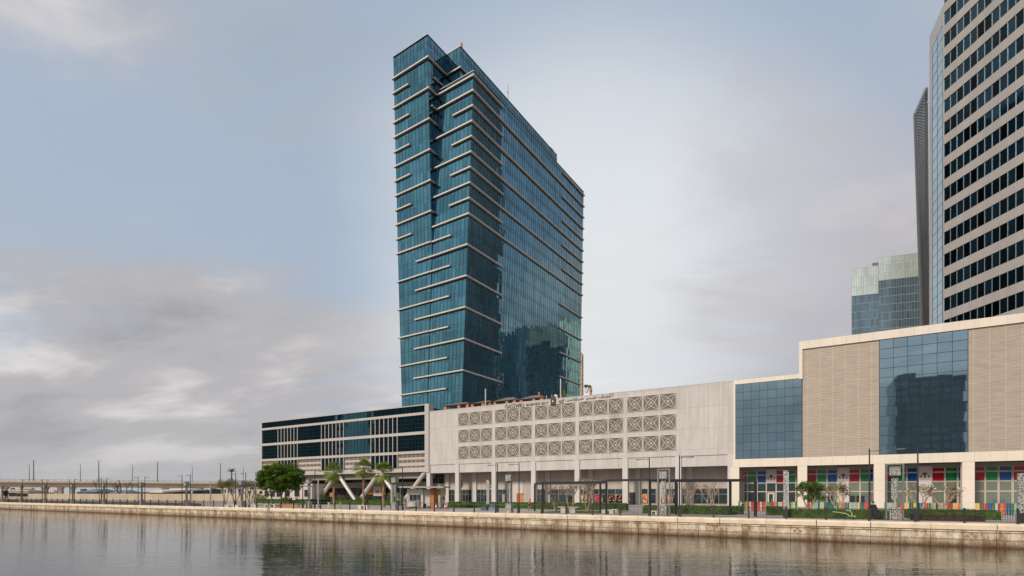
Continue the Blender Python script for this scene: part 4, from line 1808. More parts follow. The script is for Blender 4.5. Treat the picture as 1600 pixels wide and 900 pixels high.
lampR, lampL = lamp(1), lamp(-1)
LX = [(35.5, 1, 57.5, 749), (66.5, -1, 57.5, 749), (73.3, 1, 57.5, 749), (109, -1, 57.5, 748.5), (116.5, 1, 57.5, 748), (158.4, -1, 57.5, 747), (167, 1, 57.5, 747),
      (215.8, -1, 57.5, 744.5), (226.4, 1, 57.5, 744.5), (284.4, -1, 57.5, 742), (297.4, -1, 57.5, 741), (368.3, -1, 57.5, 738.5), (384, -1, 57.5, 738),
      (473, -1, 57.7, 737), (492, 1, 57.7, 735), (629, -1, 57.4, 729), (777.4, -1, 57.3, 724), (811, -1, 57.3, 723),
      (1014.6, -1, 57.1, 714.5), (1061.7, 1, 57.1, 711.5), (1358.5, 1, 57.4, 701), (1434, -1, 57.4, 696)]
LW = ['in front of the pink low house', 'left of the first viaduct pier', 'right of the first viaduct pier', 'left of the grey sheds', 'in front of the grey sheds',
      'left of the bare tree', 'right of the leafless shrub', 'left of the lantern below the viaduct', 'right of the lantern below the viaduct',
      'left of the lantern by the blue sign', 'at the blue sign', 'behind the thin olive trees', 'beside the lantern by the olive trees',
      'right edge of the round green tree', 'left of the first palm', 'in front of the kiosk roof', 'left of the podium lantern',
      'right of the podium lantern', 'left of the lantern between the pergolas', 'right of the lantern between the pergolas',
      'in front of the beige louvre screen', 'in front of the blue glass bay']
used = {1: False, -1: False}
for (x, side, v, yt), wh in zip(LX, LW):
    u, s_ = on_v(x, v)
    Y = s_ * FPX
    h = zat(yt, Y)
    src = lampR if side > 0 else lampL
    lab = 'slim dark lamp post ' + wh
    if not used[side]:
        used[side] = True
        src.location = S(u, v, .004)
        src.rotation_euler = (0, 0, -pi / 6)
        src['label'] = lab
        src.scale = (1, 1, h / 6.8)
        src['group'] = 'slim lamp posts along the promenade'
    else:
        o = copy_tree(src, S(u, v, .004), -pi / 6, lab, (1, 1, h / 6.8))
        o['group'] = 'slim lamp posts along the promenade'

# ---- totem signs
def totem(x, v, h, w, label, lean=0.0):
    u, _ = on_v(x, v)
    t = thing('totem_sign', label, 'totem sign', S(u, v, 0))
    b = MB(STREET)
    b.box(u - w / 2, u + w / 2, v - .12, v + .12, .9, h)
    b.build('panel', M['pattern'], t)
    b = MB(STREET)
    b.box(u - w / 2 - .02, u + w / 2 + .02, v - .14, v + .14, 0, .9)
    b.build('base', M['dark_metal'], t)
    b = MB(STREET)
    b.box(u + w / 2 + .003, u + w / 2 + .11, v - .16, v + .16, .9, h - .15)
    b.build('edge_strip', M['pale_metal'], t)
    return t


totem(762, 68, 4.7, .38, 'tall narrow patterned totem sign in front of the podium hedge')
totem(1227.3, 62, 5.0, .40, 'tall narrow patterned totem sign in front of the cream mall column')
totem(1594.5, 59, 4.25, .38, 'dark patterned totem sign with slanted top at the right edge')
totem(612, 64, 4.1, .3, 'slim silver totem sign just left of the kiosk roof')

# white poles
def pole(name, x, v, ytop, r, mat, label, base_z=0.0):
    u, s_ = on_v(x, v)
    Y = s_ * FPX
    t = thing(name, label, 'pole', S(u, v, base_z))
    b = MB()
    p = S(u, v, base_z)
    b.tube([p, p + Vector((0, 0, zat(ytop, Y) - base_z))], r, 8)
    b.build('shaft', M[mat], t)
    b = MB()
    b.lathe(p, [(r * 1.9, 0), (r * 1.9, .12), (r, .16)], 10)
    b.build('base', M[mat], t)


pole('leaning_post', 329, 61, 753.5, .14, 'pale_metal', 'pale metal post standing alone below the viaduct, left of the thin trees')
pole('white_post', 497.3, 62, 749, .13, 'pale_metal', 'white post left of the first palm, before the V columns')
pole('white_post', 399.2, 62, 752.5, .13, 'grey_metal', 'grey post at the left edge of the round green tree')

# ================================================================== VIADUCT
YV0, YV1 = 300.0, 345.0      # depth at photo columns 60 and 390


def via(x):
    """point on the viaduct centre line for photo column x"""
    a, b = at(60, YV0), at(390, YV1)
    t = (x - 800) / FPX
    d = b - a
    s = (t * a.y - a.x) / (d.x - t * d.y)
    return a + d * s


pA, pB = via(-160), via(436)
VD = (pB - pA).normalized()
VN = Vector((VD.y, -VD.x, 0))
if VN.y > 0:
    VN = -VN
VF = Frame(pA, VD, -VN)
VLEN = (pB - pA).length + 60
vd = thing('viaduct', 'long beige concrete road viaduct on piers in the left distance', 'bridge', pA)
YT = 325
zt, zp, zb_ = 10.25, 9.15, 6.55
b = MB(VF)
b.box(-10, VLEN, 0, 12, zp - .3, zp)
b.box(-10, VLEN, .9, 11, zb_, zp - .3)
b.build('deck_girder', M['concrete'], vd)
b = MB(VF)
b.box(-10, VLEN, -.25, .15, zp, zt)
b.build('parapet', M['concrete_light'], vd)
b = MB(VF)
a = 0
while a < VLEN:
    b.box(a - .08, a + .08, -.1, .05, zt, zt + .75)
    a += 3.0
b.box(-10, VLEN, -.05, 0, zt + .62, zt + .74)
b.build('parapet_rail', M['grey_metal'], vd)


def s_on(x):
    return (via(x) - pA).length * (1 if via(x).x > pA.x else -1)


for x, w_ in ((4, 2.0), (67.5, 2.3), (92, 1.8), (111, 1.6), (257, 2.8)):
    s = s_on(x)
    b = MB(VF)
    hw = w_ / 2
    b.prism([(s - hw, 1.2), (s + hw, 1.2), (s + hw, 4), (s - hw, 4)], 0, zb_ - 1.5)
    b.prism([(s - hw, 1.2), (s + hw, 1.2), (s + hw, 4), (s - hw, 4)], zb_ - 1.5, zb_ - .003,
            [(s - hw - .5, .95), (s + hw + .5, .95), (s + hw + .5, 5), (s - hw - .5, 5)])
    b.build('pier', M['concrete'], vd)
# lower ramp under the viaduct
rm = thing('ramp_bridge', 'low dark road ramp passing under the viaduct right of its wide pier', 'bridge', via(250) + Vector((0, -40, 0)))
P_, Q_ = at(241, 262, 0), at(305, 300, 0)
b = MB()
b.bar(P_ + Vector((0, 0, 3.6)), Q_ + Vector((0, 0, 5.2)), 8, 1.0)
b.build('deck', M['concrete_light'], rm)
b = MB()
b.bar(P_ + Vector((0, 1.5, 2.4)), Q_ + Vector((0, 1.5, 4.1)), 5, 1.2)
b.build('girder', M['dark_room'], rm)
b = MB()
b.bar(P_.lerp(Q_, .4), P_.lerp(Q_, .4) + Vector((0, 0, 3)), 2, 2)
b.build('pier', M['concrete'], rm)


def road_lamp(double, h):
    t = thing('road_lamp', 'x', 'street lamp')
    b = MB()
    b.tube([(0, 0, 0), (0, 0, h)], [.22, .12] if not double else [.34, .2], 6)
    b.build('pole', M['grey_metal'], t)
    for s in ((-1, 1) if double else (-1,)):
        b = MB()
        b.tube([(0, 0, h - .1), (s * .7, 0, h + .15), (s * 1.4, 0, h + .2)], [.06, .05, .04], 6)
        b.build('arm', M['grey_metal'], t)
        b = MB()
        b.box(min(s * 1.2, s * 1.9), max(s * 1.2, s * 1.9), -.12, .12, h + .12, h + .22)
        b.build('lamp_head', M['grey_metal'], t)
    return t


la, lb = road_lamp(False, 10), road_lamp(True, 12)
ua = ub = False
LAMPS = [(45.8, 725.5, 0), (52.5, 718.5, 1), (125.6, 724.5, 0), (154.3, 719.5, 1), (207, 726, 0), (246, 721, 1), (300.4, 727, 0), (344.5, 723.5, 1), (380.3, 728.5, 0)]
for i, (x, yt, d) in enumerate(LAMPS):
    p = via(x) + (VN * -1.0 if not d else VN * -6)
    p = Vector(((x - 800) / FPX * p.y, p.y, zp))
    h = zat(yt, p.y) - zp
    src = lb if d else la
    lab = ('thick double armed' if d else 'thin single armed') + ' road lamp on the viaduct, ' + ORD[i] + ' of nine from the left'
    sc = (1, 1, h / (12.3 if d else 10.3))
    if (d and not ub) or (not d and not ua):
        src.location = p
        src.scale = sc
        src['label'] = lab
        o = src
        if d:
            ub = True
        else:
            ua = True
    else:
        o = copy_tree(src, p, 0, lab, sc)
    o['group'] = 'road lamps standing on the viaduct'

# ================================================================== FAR LEFT GROUND: walls, houses, sheds
bw = thing('boundary_wall', 'long low beige panel wall below the viaduct, behind the promenade railing', 'wall', at(230, 200))
b = MB(Frame(at(44, 215), (at(415, 188) - at(44, 215)), Vector((0, 1, 0))))
LW_ = (at(415, 188) - at(44, 215)).length
b.box(0, LW_, 0, .4, 0, 2.4)
b.build('wall_panels', M['beige_wall'], bw)
b = MB(Frame(at(44, 215), (at(415, 188) - at(44, 215)), Vector((0, 1, 0))))
b.box(-.1, LW_, -.06, .46, 2.4, 2.55)
b.build('wall_cap', M['concrete_light'], bw)


def house(name, x0, x1, Y, h, mat, label, roof='flat', win=4, rmat='concrete_light', depth=10):
    p = at(x0, Y)
    q = at(x1, Y)
    w = q.x - p.x
    t = thing(name, label, 'building', at((x0 + x1) / 2, Y))
    f = Frame(p, (1, 0, 0), (0, 1, 0))
    b = MB(f)
    b.box(0, w, 0, depth, 0, h)
    b.build('wall', M[mat], t)
    b = MB(f)
    if roof == 'flat':
        b.box(-.3, w + .3, -.3, depth + .3, h, h + .4)
    else:
        b.prism([(-.5, -.5), (w + .5, -.5), (w + .5, depth + .5), (-.5, depth + .5)], h, h + 1.8,
                [(w * .25, depth * .45), (w * .75, depth * .45), (w * .75, depth * .55), (w * .25, depth * .55)])
    b.build('roof', M[rmat], t)
    for i in range(win):
        a = w * (i + .5) / win
        b = MB(f)
        b.box(a - .7, a + .7, -.06, -.003, h * .35, h * .75)
        o = b.build('window', M['dark_room'], t)
        b = MB(f)
        b.box(a - .8, a + .8, -.12, -.061, h * .75, h * .75 + .12)
        b.box(a - .8, a + .8, -.12, -.061, h * .35 - .12, h * .35)
        b.build('frame', M['house_white'], o)
    return t


house('low_house', 14, 26, 245, 4.2, 'house', 'pink low house left of the beige boundary wall', win=3)
house('low_house', 27, 44, 238, 3.9, 'house', 'wider pink grey house with a flat roof beside the beige boundary wall', win=4)
house('white_block', 23, 33, 420, 6.5, 'house_white', 'white distant block behind the pink low houses', win=3)
house('white_block', 74, 84, 470, 5.5, 'house_white', 'white distant building right of the first viaduct pier', win=3)
house('shed', 120, 147, 265, 3.4, 'shed', 'dark grey pitched shed behind the beige boundary wall', 'hip', 1, 'shed', 20)
house('shed', 168, 200, 250, 2.6, 'house', 'pale shed with curved roof behind the bare tree', 'hip', 3, 'shed', 12)
house('shed', 200, 232, 262, 3.2, 'house', 'low shed with dark roof left of the road ramp', 'flat', 3, 'shed', 12)
house('white_block', 385, 412, 250, 5.4, 'house_white', 'white low building behind the left edge of the round tree', win=3)
house('white_block', 412, 440, 170, 4.6, 'cream', 'cream low building behind the round green tree', win=3)
house('white_block', 441, 487, 150, 5.0, 'cream', 'cream block with flat roof left of the V columns', win=3)

# advert board on poles
t = thing('sign_board', 'small dark double board on a stand behind the beige wall', 'sign', at(51.5, 260))
for i, (x0, x1) in enumerate(((49.6, 51.2), (51.6, 53.8))):
    b = MB()
    p, q = at(x0, 260), at(x1, 260)
    b.box(p.x, q.x, 259.8, 260, 3.2, 5.6)
    b.build('board', M['shed'], t)
b = MB()
b.tube([at(51.5, 260.2, 0), at(51.5, 260.2, 5.2)], .12, 6)
b.build('pole', M['grey_metal'], t)
t = thing('blue_sign', 'small blue road sign with white symbol below the viaduct', 'road sign', at(300, 150))
b = MB()
p, q = at(297.2, 150), at(302.2, 150)
b.box(p.x, q.x, 149.9, 150, zat(771.5, 150), zat(767, 150))
o = b.build('panel', M['blue_sign'], t)
b = MB()
c = at(299.7, 149.88, zat(769.2, 150))
b.box(c.x - .1, c.x + .1, 149.86, 149.89, c.z - .25, c.z + .25)
b.box(c.x - .25, c.x + .25, 149.85, 149.88, c.z - .05, c.z + .1)
b.build('symbol', M['flower'], o)
b = MB()
b.tube([at(299.7, 150.1, 0), at(299.7, 150.1, 3)], .06, 6)
b.build('pole', M['grey_metal'], t)

# ================================================================== TREES
def branch(mb, p, d, length, r, depth, rnd, tips, spread=.55, upw=.25, n=7):
    q = p + d * length
    mid = p + d * length * .5 + Vector((rnd.uniform(-1, 1), rnd.uniform(-1, 1), 0)) * length * .08
    mb.tube([p, mid, q], [r, r * .85, r * .68], n if depth > 1 else 5, caps=False)
    if depth == 0:
        tips.append(q)
        return
    for _ in range(rnd.choice((2, 3)) if depth > 1 else 3):
        nd = (d + Vector((rnd.gauss(0, spread), rnd.gauss(0, spread), rnd.uniform(0, upw)))).normalized()
        branch(mb, q, nd, length * rnd.uniform(.62, .85), r * .64, depth - 1, rnd, tips, spread, upw, n)


def round_tree():
    rnd = random.Random(11)
    base, Y = at(437, 122, 0), 122
    t = thing('round_tree', 'broad round bright green tree in front of the left end of the office wing', 'tree', base)
    s = Y / FPX
    tr = MB()
    tips = []
    for dx in (-1.6, 0.0, 1.3):
        branch(tr, base + Vector((dx, rnd.uniform(-1, 1), 0)), Vector((dx * .12, 0, 1)).normalized(), 2.0, .22, 3, rnd, tips, .5, .1)
    tr.build('trunk', M['trunk'], t)
    cr = MB()
    cx, cz = base.x + .1, zat(748, Y)
    rx, rz = 5.7, 3.9
    blobs = []
    for i in range(120):
        a = rnd.uniform(0, 2 * pi)
        e = math.asin(rnd.uniform(-.85, 1))
        rr = rnd.uniform(.62, .97)
        f = 1.0 if e > -.2 else .92
        blobs.append((Vector((cx + rx * rr * cos(a) * cos(e) * f, base.y + rx * .95 * rr * sin(a) * cos(e) * f, cz + rz * rr * sin(e))), rnd.uniform(.7, 1.25)))
    for p, r in blobs:
        cr.leaves(p, (r * 1.15, r * 1.15, r * .55), int(300 * r), .19, 1.6, rnd, .2)
    cr.leaves((cx, base.y, cz), (rx * .7, rx * .7, rz * .7), 3500, .26, 1.0, rnd)
    cr.build('crown', M['leaf_green'], t)


round_tree()


def palm(x, Y, ytrunk, lab, seed, rad):
    rnd = random.Random(seed)
    base = at(x, Y, 0)
    h = zat(ytrunk, Y)
    t = thing('fan_palm', lab, 'palm tree', base, group='tall fan palms before the V columns')
    b = MB()
    n = 14
    b.tube([base + Vector((.05 * sin(i), 0, h * i / n)) for i in range(n + 1)],
           [.24 - .08 * i / n + (.03 if i % 2 else 0) + (.12 if i == 0 else 0) for i in range(n + 1)], 10)
    b.build('trunk', M['palm_trunk'], t)
    b = MB()
    top = base + Vector((0, 0, h))
    b.lathe(top, [(.22, -1.1), (.42, -.6), (.40, 0), (.15, .5)], 10)
    b.build('boot_skirt', M['palm_trunk'], t)
    b = MB()
    top = top + Vector((0, 0, .2))
    for i in range(52):
        az = rnd.uniform(0, 2 * pi)
        el = radians(rnd.uniform(-52, 85))
        d = Vector((cos(az) * cos(el), sin(az) * cos(el), sin(el)))
        pl = rad * rnd.uniform(.45, .62)
        hub = top + d * pl + Vector((0, 0, .15 * cos(el)))
        b.bar(top, hub, .035, .035)
        side = d.cross(Vector((0, 0, 1)))
        side = side.normalized() if side.length > .05 else Vector((1, 0, 0))
        upv = side.cross(d).normalized()
        fl = rad * rnd.uniform(.42, .55)
        nl = 15
        for j in range(nl):
            th = radians(-100 + 200 * j / (nl - 1))
            ld = (d * cos(th) + side * sin(th)).normalized()
            ln = fl * (1 - .25 * abs(th) / 1.8)
            tip = hub + ld * ln + Vector((0, 0, -.35 * ln * (0.6 + .5 * abs(sin(th)))))
            midp = hub + ld * ln * .5
            wv = ld.cross(upv).normalized() * .065
            b.face([hub, midp - wv, tip, midp + wv], world=True)
    b.build('fronds', M['leaf_palm'], t)


palm(521.5, 104, 741, 'fan palm standing left, directly before the first slanting V column pair', 3, 2.6)
palm(568, 118, 735, 'tallest fan palm between the slanting V columns', 4, 2.9)
palm(599, 97, 742, 'fan palm with drooping yellow fronds left of the kiosk', 5, 2.6)


def small_tree(name, x, Y, h, w, leaf, n_leaf, lab, seed, size=.11, bark='pale_bark', depth=3, stems=3, flowers=0, group=None, clear=.38, fspread=.6, base_z=0):
    rnd = random.Random(seed)
    base = at(x, Y, base_z)
    t = thing(name, lab, 'tree', base, group=group)
    b = MB()
    tips = []
    for i in range(stems):
        a = 2 * pi * i / stems + rnd.random()
        branch(b, base + Vector((cos(a) * .08, sin(a) * .08, 0)), Vector((cos(a) * .35, sin(a) * .35, 1)).normalized(), h * clear * .8, h * .021 + .02, depth, rnd, tips, fspread * .6, .25)
    # scale to the wanted height and width
    zmax = max(p.z for p in b.v) - base_z
    xr = max(abs(p.x - base.x) for p in b.v)
    sz, sx = h * .95 / zmax, (w / 2) * .92 / xr
    for p in b.v + tips:
        pass
    b.v = [Vector((base.x + (p.x - base.x) * sx, base.y + (p.y - base.y) * sx, base_z + (p.z - base_z) * sz)) for p in b.v]
    tips = [Vector((base.x + (p.x - base.x) * sx, base.y + (p.y - base.y) * sx, base_z + (p.z - base_z) * sz)) for p in tips]
    b.build('trunk', M[bark], t)
    if n_leaf:
        c = MB()
        if n_leaf > 2000:
            for j in range(26):
                q = base + Vector((rnd.uniform(-.42, .42) * w, rnd.uniform(-.4, .4) * w, h * rnd.uniform(.42, .95)))
                c.leaves(q, (w * .14, w * .14, h * .09), 75, size, .5, rnd)
        per = max(1, n_leaf // len(tips))
        for p in tips:
            c.leaves(p, (w * .15, w * .15, h * .11), per, size, .5, rnd)
        c.build('crown', M[leaf], t)
    if flowers:
        c = MB()
        for p in rnd.sample(tips, min(flowers, len(tips))):
            c.leaves(p + Vector((0, -.1, .15)), .13, 14, .09, .5, rnd)
        c.build('flowers', M['flower'], t)
    return t


# thin olive trees left of the round tree
small_tree('olive_tree', 352, 118, 6.0, 5.4, 'leaf_olive', 1500, 'thin olive tree with forked trunk, left of the three before the beige wall', 21, .12, depth=3)
small_tree('olive_tree', 368, 112, 5.6, 4.6, 'leaf_olive', 1500, 'thin brownish olive tree, middle of the three before the beige wall', 22, .12)
small_tree('olive_tree', 390, 115, 5.5, 4.4, 'leaf_olive', 1200, 'thin olive tree nearest the round green tree', 23, .12)
# bare trees on the left
small_tree('bare_tree', 192, 215, 9.0, 9.5, 'leaf_dry', 0, 'leafless spreading tree before the viaduct girder', 24, bark='trunk', depth=3, clear=.3)
small_tree('bare_tree', 157, 180, 8.0, 4.5, 'leaf_dry', 300, 'thin half bare tree behind the fifth promenade lantern', 25, .12, bark='trunk', depth=3)
# frangipani trees by the pergola
G_ = 'sparse frangipani trees on the promenade lawn'
small_tree('frangipani_tree', 868.5, 76, 4.0, 2.9, 'leaf_dry', 420, 'sparse frangipani tree left of the stone table', 31, .07, flowers=0, group=G_)
small_tree('frangipani_tree', 892, 73, 4.1, 3.0, 'leaf_dry', 420, 'sparse frangipani tree directly behind the stone table', 32, .07, group=G_)
small_tree('frangipani_tree', 917.5, 74, 5.0, 3.3, 'leaf_dry', 520, 'taller frangipani tree with white blossoms left of the red poster', 33, .08, flowers=7, group=G_)
small_tree('frangipani_tree', 1076, 71, 4.5, 2.9, 'leaf_dry', 420, 'sparse frangipani tree before the podium column right of the lantern', 34, .07, group=G_)
small_tree('frangipani_tree', 1111, 71, 4.4, 3.3, 'leaf_dry', 420, 'bare spreading frangipani tree before the dark shop windows', 35, .065, group=G_)
small_tree('frangipani_tree', 1052, 69, 4.2, 1.6, 'leaf_olive', 160, 'thin young frangipani tree beside the promenade lantern', 36, .07, stems=2, group=G_)
small_tree('leafy_frangipani', 1266, 66, 4.0, 3.9, 'leaf_mid', 2300, 'leafy dark green frangipani with white blossoms by the cream mall column', 37, .11, flowers=7)
small_tree('frangipani_tree', 1311, 64, 3.9, 3.5, 'leaf_olive', 1100, 'olive brown frangipani tree left of the mall emblem wall', 38, .09, flowers=3, group=G_)
small_tree('frangipani_tree', 1440, 62, 4.0, 3.4, 'leaf_dry', 600, 'grey leaved frangipani tree right of the patterned lantern', 39, .08, flowers=3, group=G_)
small_tree('frangipani_tree', 1474, 61, 3.7, 3.3, 'leaf_olive', 500, 'pale frangipani tree with white blossoms left of the fourth mall column', 40, .08, flowers=6, group=G_)

# far trees
for i, (x, y0, w, lab) in enumerate(((8.5, 766, 8, 'dark round tree left of the pink low house'), (94, 762, 10, 'dark tree behind the second viaduct pier'),
                                     (21, 762.5, 9, 'far dark tree behind the pink low houses'), (130, 763, 12, 'far tree above the grey shed'),
                                     (273, 765, 16, 'far tree right of the wide viaduct pier'), (64, 768, 10, 'low far tree left of the first pier'))):
    Y = 255 if i in (0,) else 300 + 10 * i
    rnd = random.Random(60 + i)
    p = at(x, Y, 0)
    h = zat(y0, Y)
    t = thing('distant_tree', lab, 'tree', p, group='distant dark trees under the viaduct')
    b = MB()
    b.tube([p, p + Vector((0, 0, h * .6))], [.25, .15], 6)
    b.build('trunk', M['trunk'], t)
    c = MB()
    ww = w * Y / FPX / 2
    for j in range(14):
        q = p + Vector((rnd.uniform(-.6, .6) * ww, rnd.uniform(-.6, .6) * ww, h * rnd.uniform(.45, .85)))
        c.leaves(q, (ww * .45, ww * .45, h * .16), 60, .35, .5, rnd)
    c.build('crown', M['leaf_far'], t)
c = MB()
rnd = random.Random(77)
for j in range(150):
    x = rnd.uniform(292, 345)
    Y = rnd.uniform(420, 470)
    k_ = .5 + .5 * sin(x * .21) + .3 * sin(x * .57)
    hh = 5.5 + 1.8 * k_ + (2.5 if x < 315 else 0)
    p = at(x, Y, 0)
    for q in range(3):
        c.leaves(p + Vector((0, 0, hh * rnd.uniform(.2, .85))), (2.6, 2.6, 1.6), 26, .55, .5, rnd)
tag(c.build('tree_belt', M['leaf_far']), 'far dark belt of trees under the viaduct right of the ramp', 'trees', kind='stuff')
# city haze line of far low buildings
rnd = random.Random(5)
for i, x in enumerate((345, 372, 400, 417)):
    house('distant_block', x, x + rnd.uniform(9, 17), 520 + 12 * i, 7 + rnd.uniform(0, 4), 'house_white',
          ['white far block behind the olive trees', 'white far block between olive trees and round tree', 'white far block left of the office wing',
           'white far block behind the round tree trunk'][i], win=3)

# metal palm mast
t = thing('palm_mast', 'dark telecom mast shaped like a palm rising above the viaduct', 'mast', at(362, 360))
b = MB()
p = at(362, 360, 0)
ht = zat(735, 360)
b.tube([p, p + Vector((0, 0, ht))], [.5, .35], 8)
b.build('pole', M['dark_metal'], t)
b = MB()
rnd = random.Random(9)
for i in range(34):
    a = 2 * pi * i / 34
    el = rnd.uniform(-.15, 1.2)
    d = Vector((cos(a) * cos(el), sin(a) * cos(el), sin(el)))
    l = rnd.uniform(2.6, 3.9)
    b.tube([p + Vector((0, 0, ht - .8)), p + Vector((0, 0, ht - .5)) + d * l * .6, p + Vector((0, 0, ht - .7)) + d * l], [.12, .11, .03], 5)
b.build('fronds', M['dark_metal'], t)

# ================================================================== HEDGES AND LAWNS
def hedge(u0, u1, v0, v1, h, lab, seed, mat='leaf_hedge', dens=55, size=.085):
    rnd = random.Random(seed)
    t = thing('hedge', lab, 'hedge', S((u0 + u1) / 2, (v0 + v1) / 2, 0))
    b = MB(STREET)
    b.box(u0 + .06, u1 - .06, v0 + .06, v1 - .06, 0, h - .06)
    core = b.build('core', M[mat], t)
    b = MB(STREET)
    area = (u1 - u0) * (h + (v1 - v0))
    for _ in range(min(9000, int(area * dens))):
        if rnd.random() < h / (h + (v1 - v0)):
            q = STREET(rnd.uniform(u0, u1), v0 + rnd.uniform(-.06, .1), rnd.uniform(.02, h + .03))
        else:
            q = STREET(rnd.uniform(u0, u1), rnd.uniform(v0, v1), h + rnd.uniform(-.09, .08))
        nrm = Vector((rnd.gauss(0, 1), rnd.gauss(-.5, 1), rnd.gauss(.6, 1))).normalized()
        s = nrm.cross(Vector((rnd.random(), rnd.random(), .3))).normalized()
        r2 = nrm.cross(s)
        k_ = size * rnd.uniform(.6, 1.4)
        b.face([q - s * k_, q - r2 * k_ * .5, q + s * k_, q + r2 * k_ * .5], world=True)
    b.build('foliage', M[mat], t)


def lawn(u0, u1, v0, v1, z=.012):
    b = MB(STREET)
    b.box(u0, u1, v0, v1, -.1, z)
    tag(b.build('lawn', M['grass']), 'short green grass strip behind the promenade hedge', 'grass', kind='stuff')


def hx(x0, x1, v):
    return on_v(x0, v)[0], on_v(x1, v)[0]


u0, u1 = hx(484, 622, 86)
hedge(u0, u1, 86, 87.5, 1.15, 'clipped green hedge behind the three fan palms', 1)
lawn(u0 - 4, u1, 88, 96)
u0, u1 = hx(699, 832, 78)
hedge(u0, u1, 78, 79.6, 1.0, 'clipped green hedge before the podium shop windows, left of the pergola', 2)
u0, u1 = hx(831, 978, 76)
hedge(u0, u1, 76, 77.6, 1.05, 'clipped green hedge behind the first pergola and stone table', 3)
u0, u1 = hx(836, 946, 62)
lawn(u0, u1, 63.2, 72)
u0, u1 = hx(1003, 1142, 66.5)
hedge(u0, u1, 66.5, 68.2, 1.0, 'clipped green hedge behind the second pergola', 4)
u0, u1 = hx(1143, 1160.5, 69)
hedge(u0, u1, 69, 71, .95, 'short hedge end right of the pergola, left of the gap', 5)
u0, u1 = hx(1196, 1227, 68)
hedge(u0, u1, 68, 70, .98, 'short hedge block by the patterned totem sign', 6)
u0, u1 = hx(1229, 1392, 62.5)
hedge(u0, u1, 62.5, 65, .80, 'long hedge below the leafy frangipani tree', 7)
u0, u1 = hx(1418, 1566, 66)
hedge(u0, u1, 66, 69, .85, 'long hedge below the right hand classroom windows', 8)
u0, u1 = hx(1425, 1541, 61.3)
hedge(u0, u1, 61.3, 63, .50, 'low purple brown shrub strip before the right hand hedge', 9, 'leaf_purple')
u0, u1 = hx(396, 484, 88)
hedge(u0, u1, 88, 90, 1.1, 'dark green hedge below the round green tree', 10)
hedge(-330, -186, 58.9, 60.2, .75, 'low dark brownish shrub strip behind the railing at the far left', 12, 'leaf_purple', 30, .12)
hedge(-185, -108, 58.9, 60.0, .55, 'low dark shrub strip behind the railing, left of the thin olive trees', 13, 'leaf_purple', 40, .1)
rnd = random.Random(31)
for i, (x, Y, h, lab, mt) in enumerate(((412, 132, 2.6, 'low green bush left of the round tree trunks', 'leaf_green'), (446, 134, 1.9, 'green bush between the round tree trunks', 'leaf_green'),
                                    (458, 128, 1.8, 'dull bush right of the round tree trunks', 'leaf_olive'), (502, 135, 3.6, 'dark bushy shrub at the foot of the slanting columns', 'leaf_olive'),
                                    (533, 150, 2.6, 'green shrub behind the first fan palm', 'leaf_olive'), (560, 150, 2.2, 'green shrub at the foot of the V column', 'leaf_green'),
                                    (611, 118, 3.0, 'bright green shrub left of the kiosk', 'leaf_green'), (627, 120, 3.1, 'yellow green shrub behind the kiosk corner', 'leaf_palm'),
                                    (402, 160, 3, 'dark shrub by the cream wall', 'leaf_olive'))):
    p = at(x, Y, 0)
    t = thing('shrub', lab, 'shrub', p)
    c = MB()
    for j in range(9):
        q = p + Vector((rnd.uniform(-.8, .8), rnd.uniform(-.8, .8), h * rnd.uniform(.3, .8)))
        c.leaves(q, (.7, .7, h * .22), 70, .13, .5, rnd)
    c.build('foliage', M[mt], t)
    c = MB()
    for j in range(4):
        c.tube([p, p + Vector((rnd.uniform(-.5, .5), rnd.uniform(-.5, .5), h * .7))], [.05, .02], 5)
    c.build('stem', M['trunk'], t)

# ================================================================== PICKET FENCES
PC = [lin(196, 84, 52), lin(222, 120, 72), lin(232, 190, 120), lin(60, 120, 70), lin(30, 110, 110), lin(40, 90, 130), lin(190, 190, 170), lin(180, 60, 60), lin(40, 130, 60), lin(150, 180, 170)]
PM = [plain('picket_paint_' + n_, tuple(k_ * .85 for k_ in c), .5, 0, .05) for n_, c in zip(
    ('rust', 'orange', 'yellow', 'olive', 'teal', 'blue', 'grey', 'red', 'green', 'mint'), PC)]
rnd = random.Random(8)
for (x0, x1, lab, sh) in ((1153, 1160.5, 'short painted picket fence end by the first mall column', 1), (1162, 1196, 'multicoloured picket fence panels across the hedge gap', 1),
                          (1198, 1247, 'multicoloured picket fence behind the patterned totem sign', 1),
                          (1262, 1306, 'multicoloured picket fence behind the leafy frangipani', 1), (1307, 1366, 'multicoloured picket fence left of the walking person', 1),
                          (1381, 1442, 'multicoloured picket fence behind the patterned lantern', 1), (1443, 1506, 'multicoloured picket fence left of the fourth mall column', 1),
                          (1522, 1562, 'multicoloured picket fence below the classroom windows', 1), (1563, 1640, 'multicoloured picket fence at the right edge', 1)):
    u0, u1 = hx(x0, x1, 82.4)
    t = thing('picket_fence', lab, 'fence', S((u0 + u1) / 2, 82.4, 0))
    b = MB(STREET)
    for z in (.35, 1.1):
        b.box(u0, u1, 82.43, 82.48, z, z + .08)
    b.build('rail', M['white_plain'], t)
    a = u0 + .05
    last = -1
    while a < u1 - .15:
        m = rnd.randrange(len(PM))
        if m == last:
            m = (m + 3) % len(PM)
        last = m
        for q in range(rnd.choice((1, 1, 1, 2))):
            if a > u1 - .15:
                break
            b = MB(STREET)
            b.box(a, a + .2, 82.37, 82.42, .06, 1.40)
            b.build('picket', PM[m], t)
            a += .235

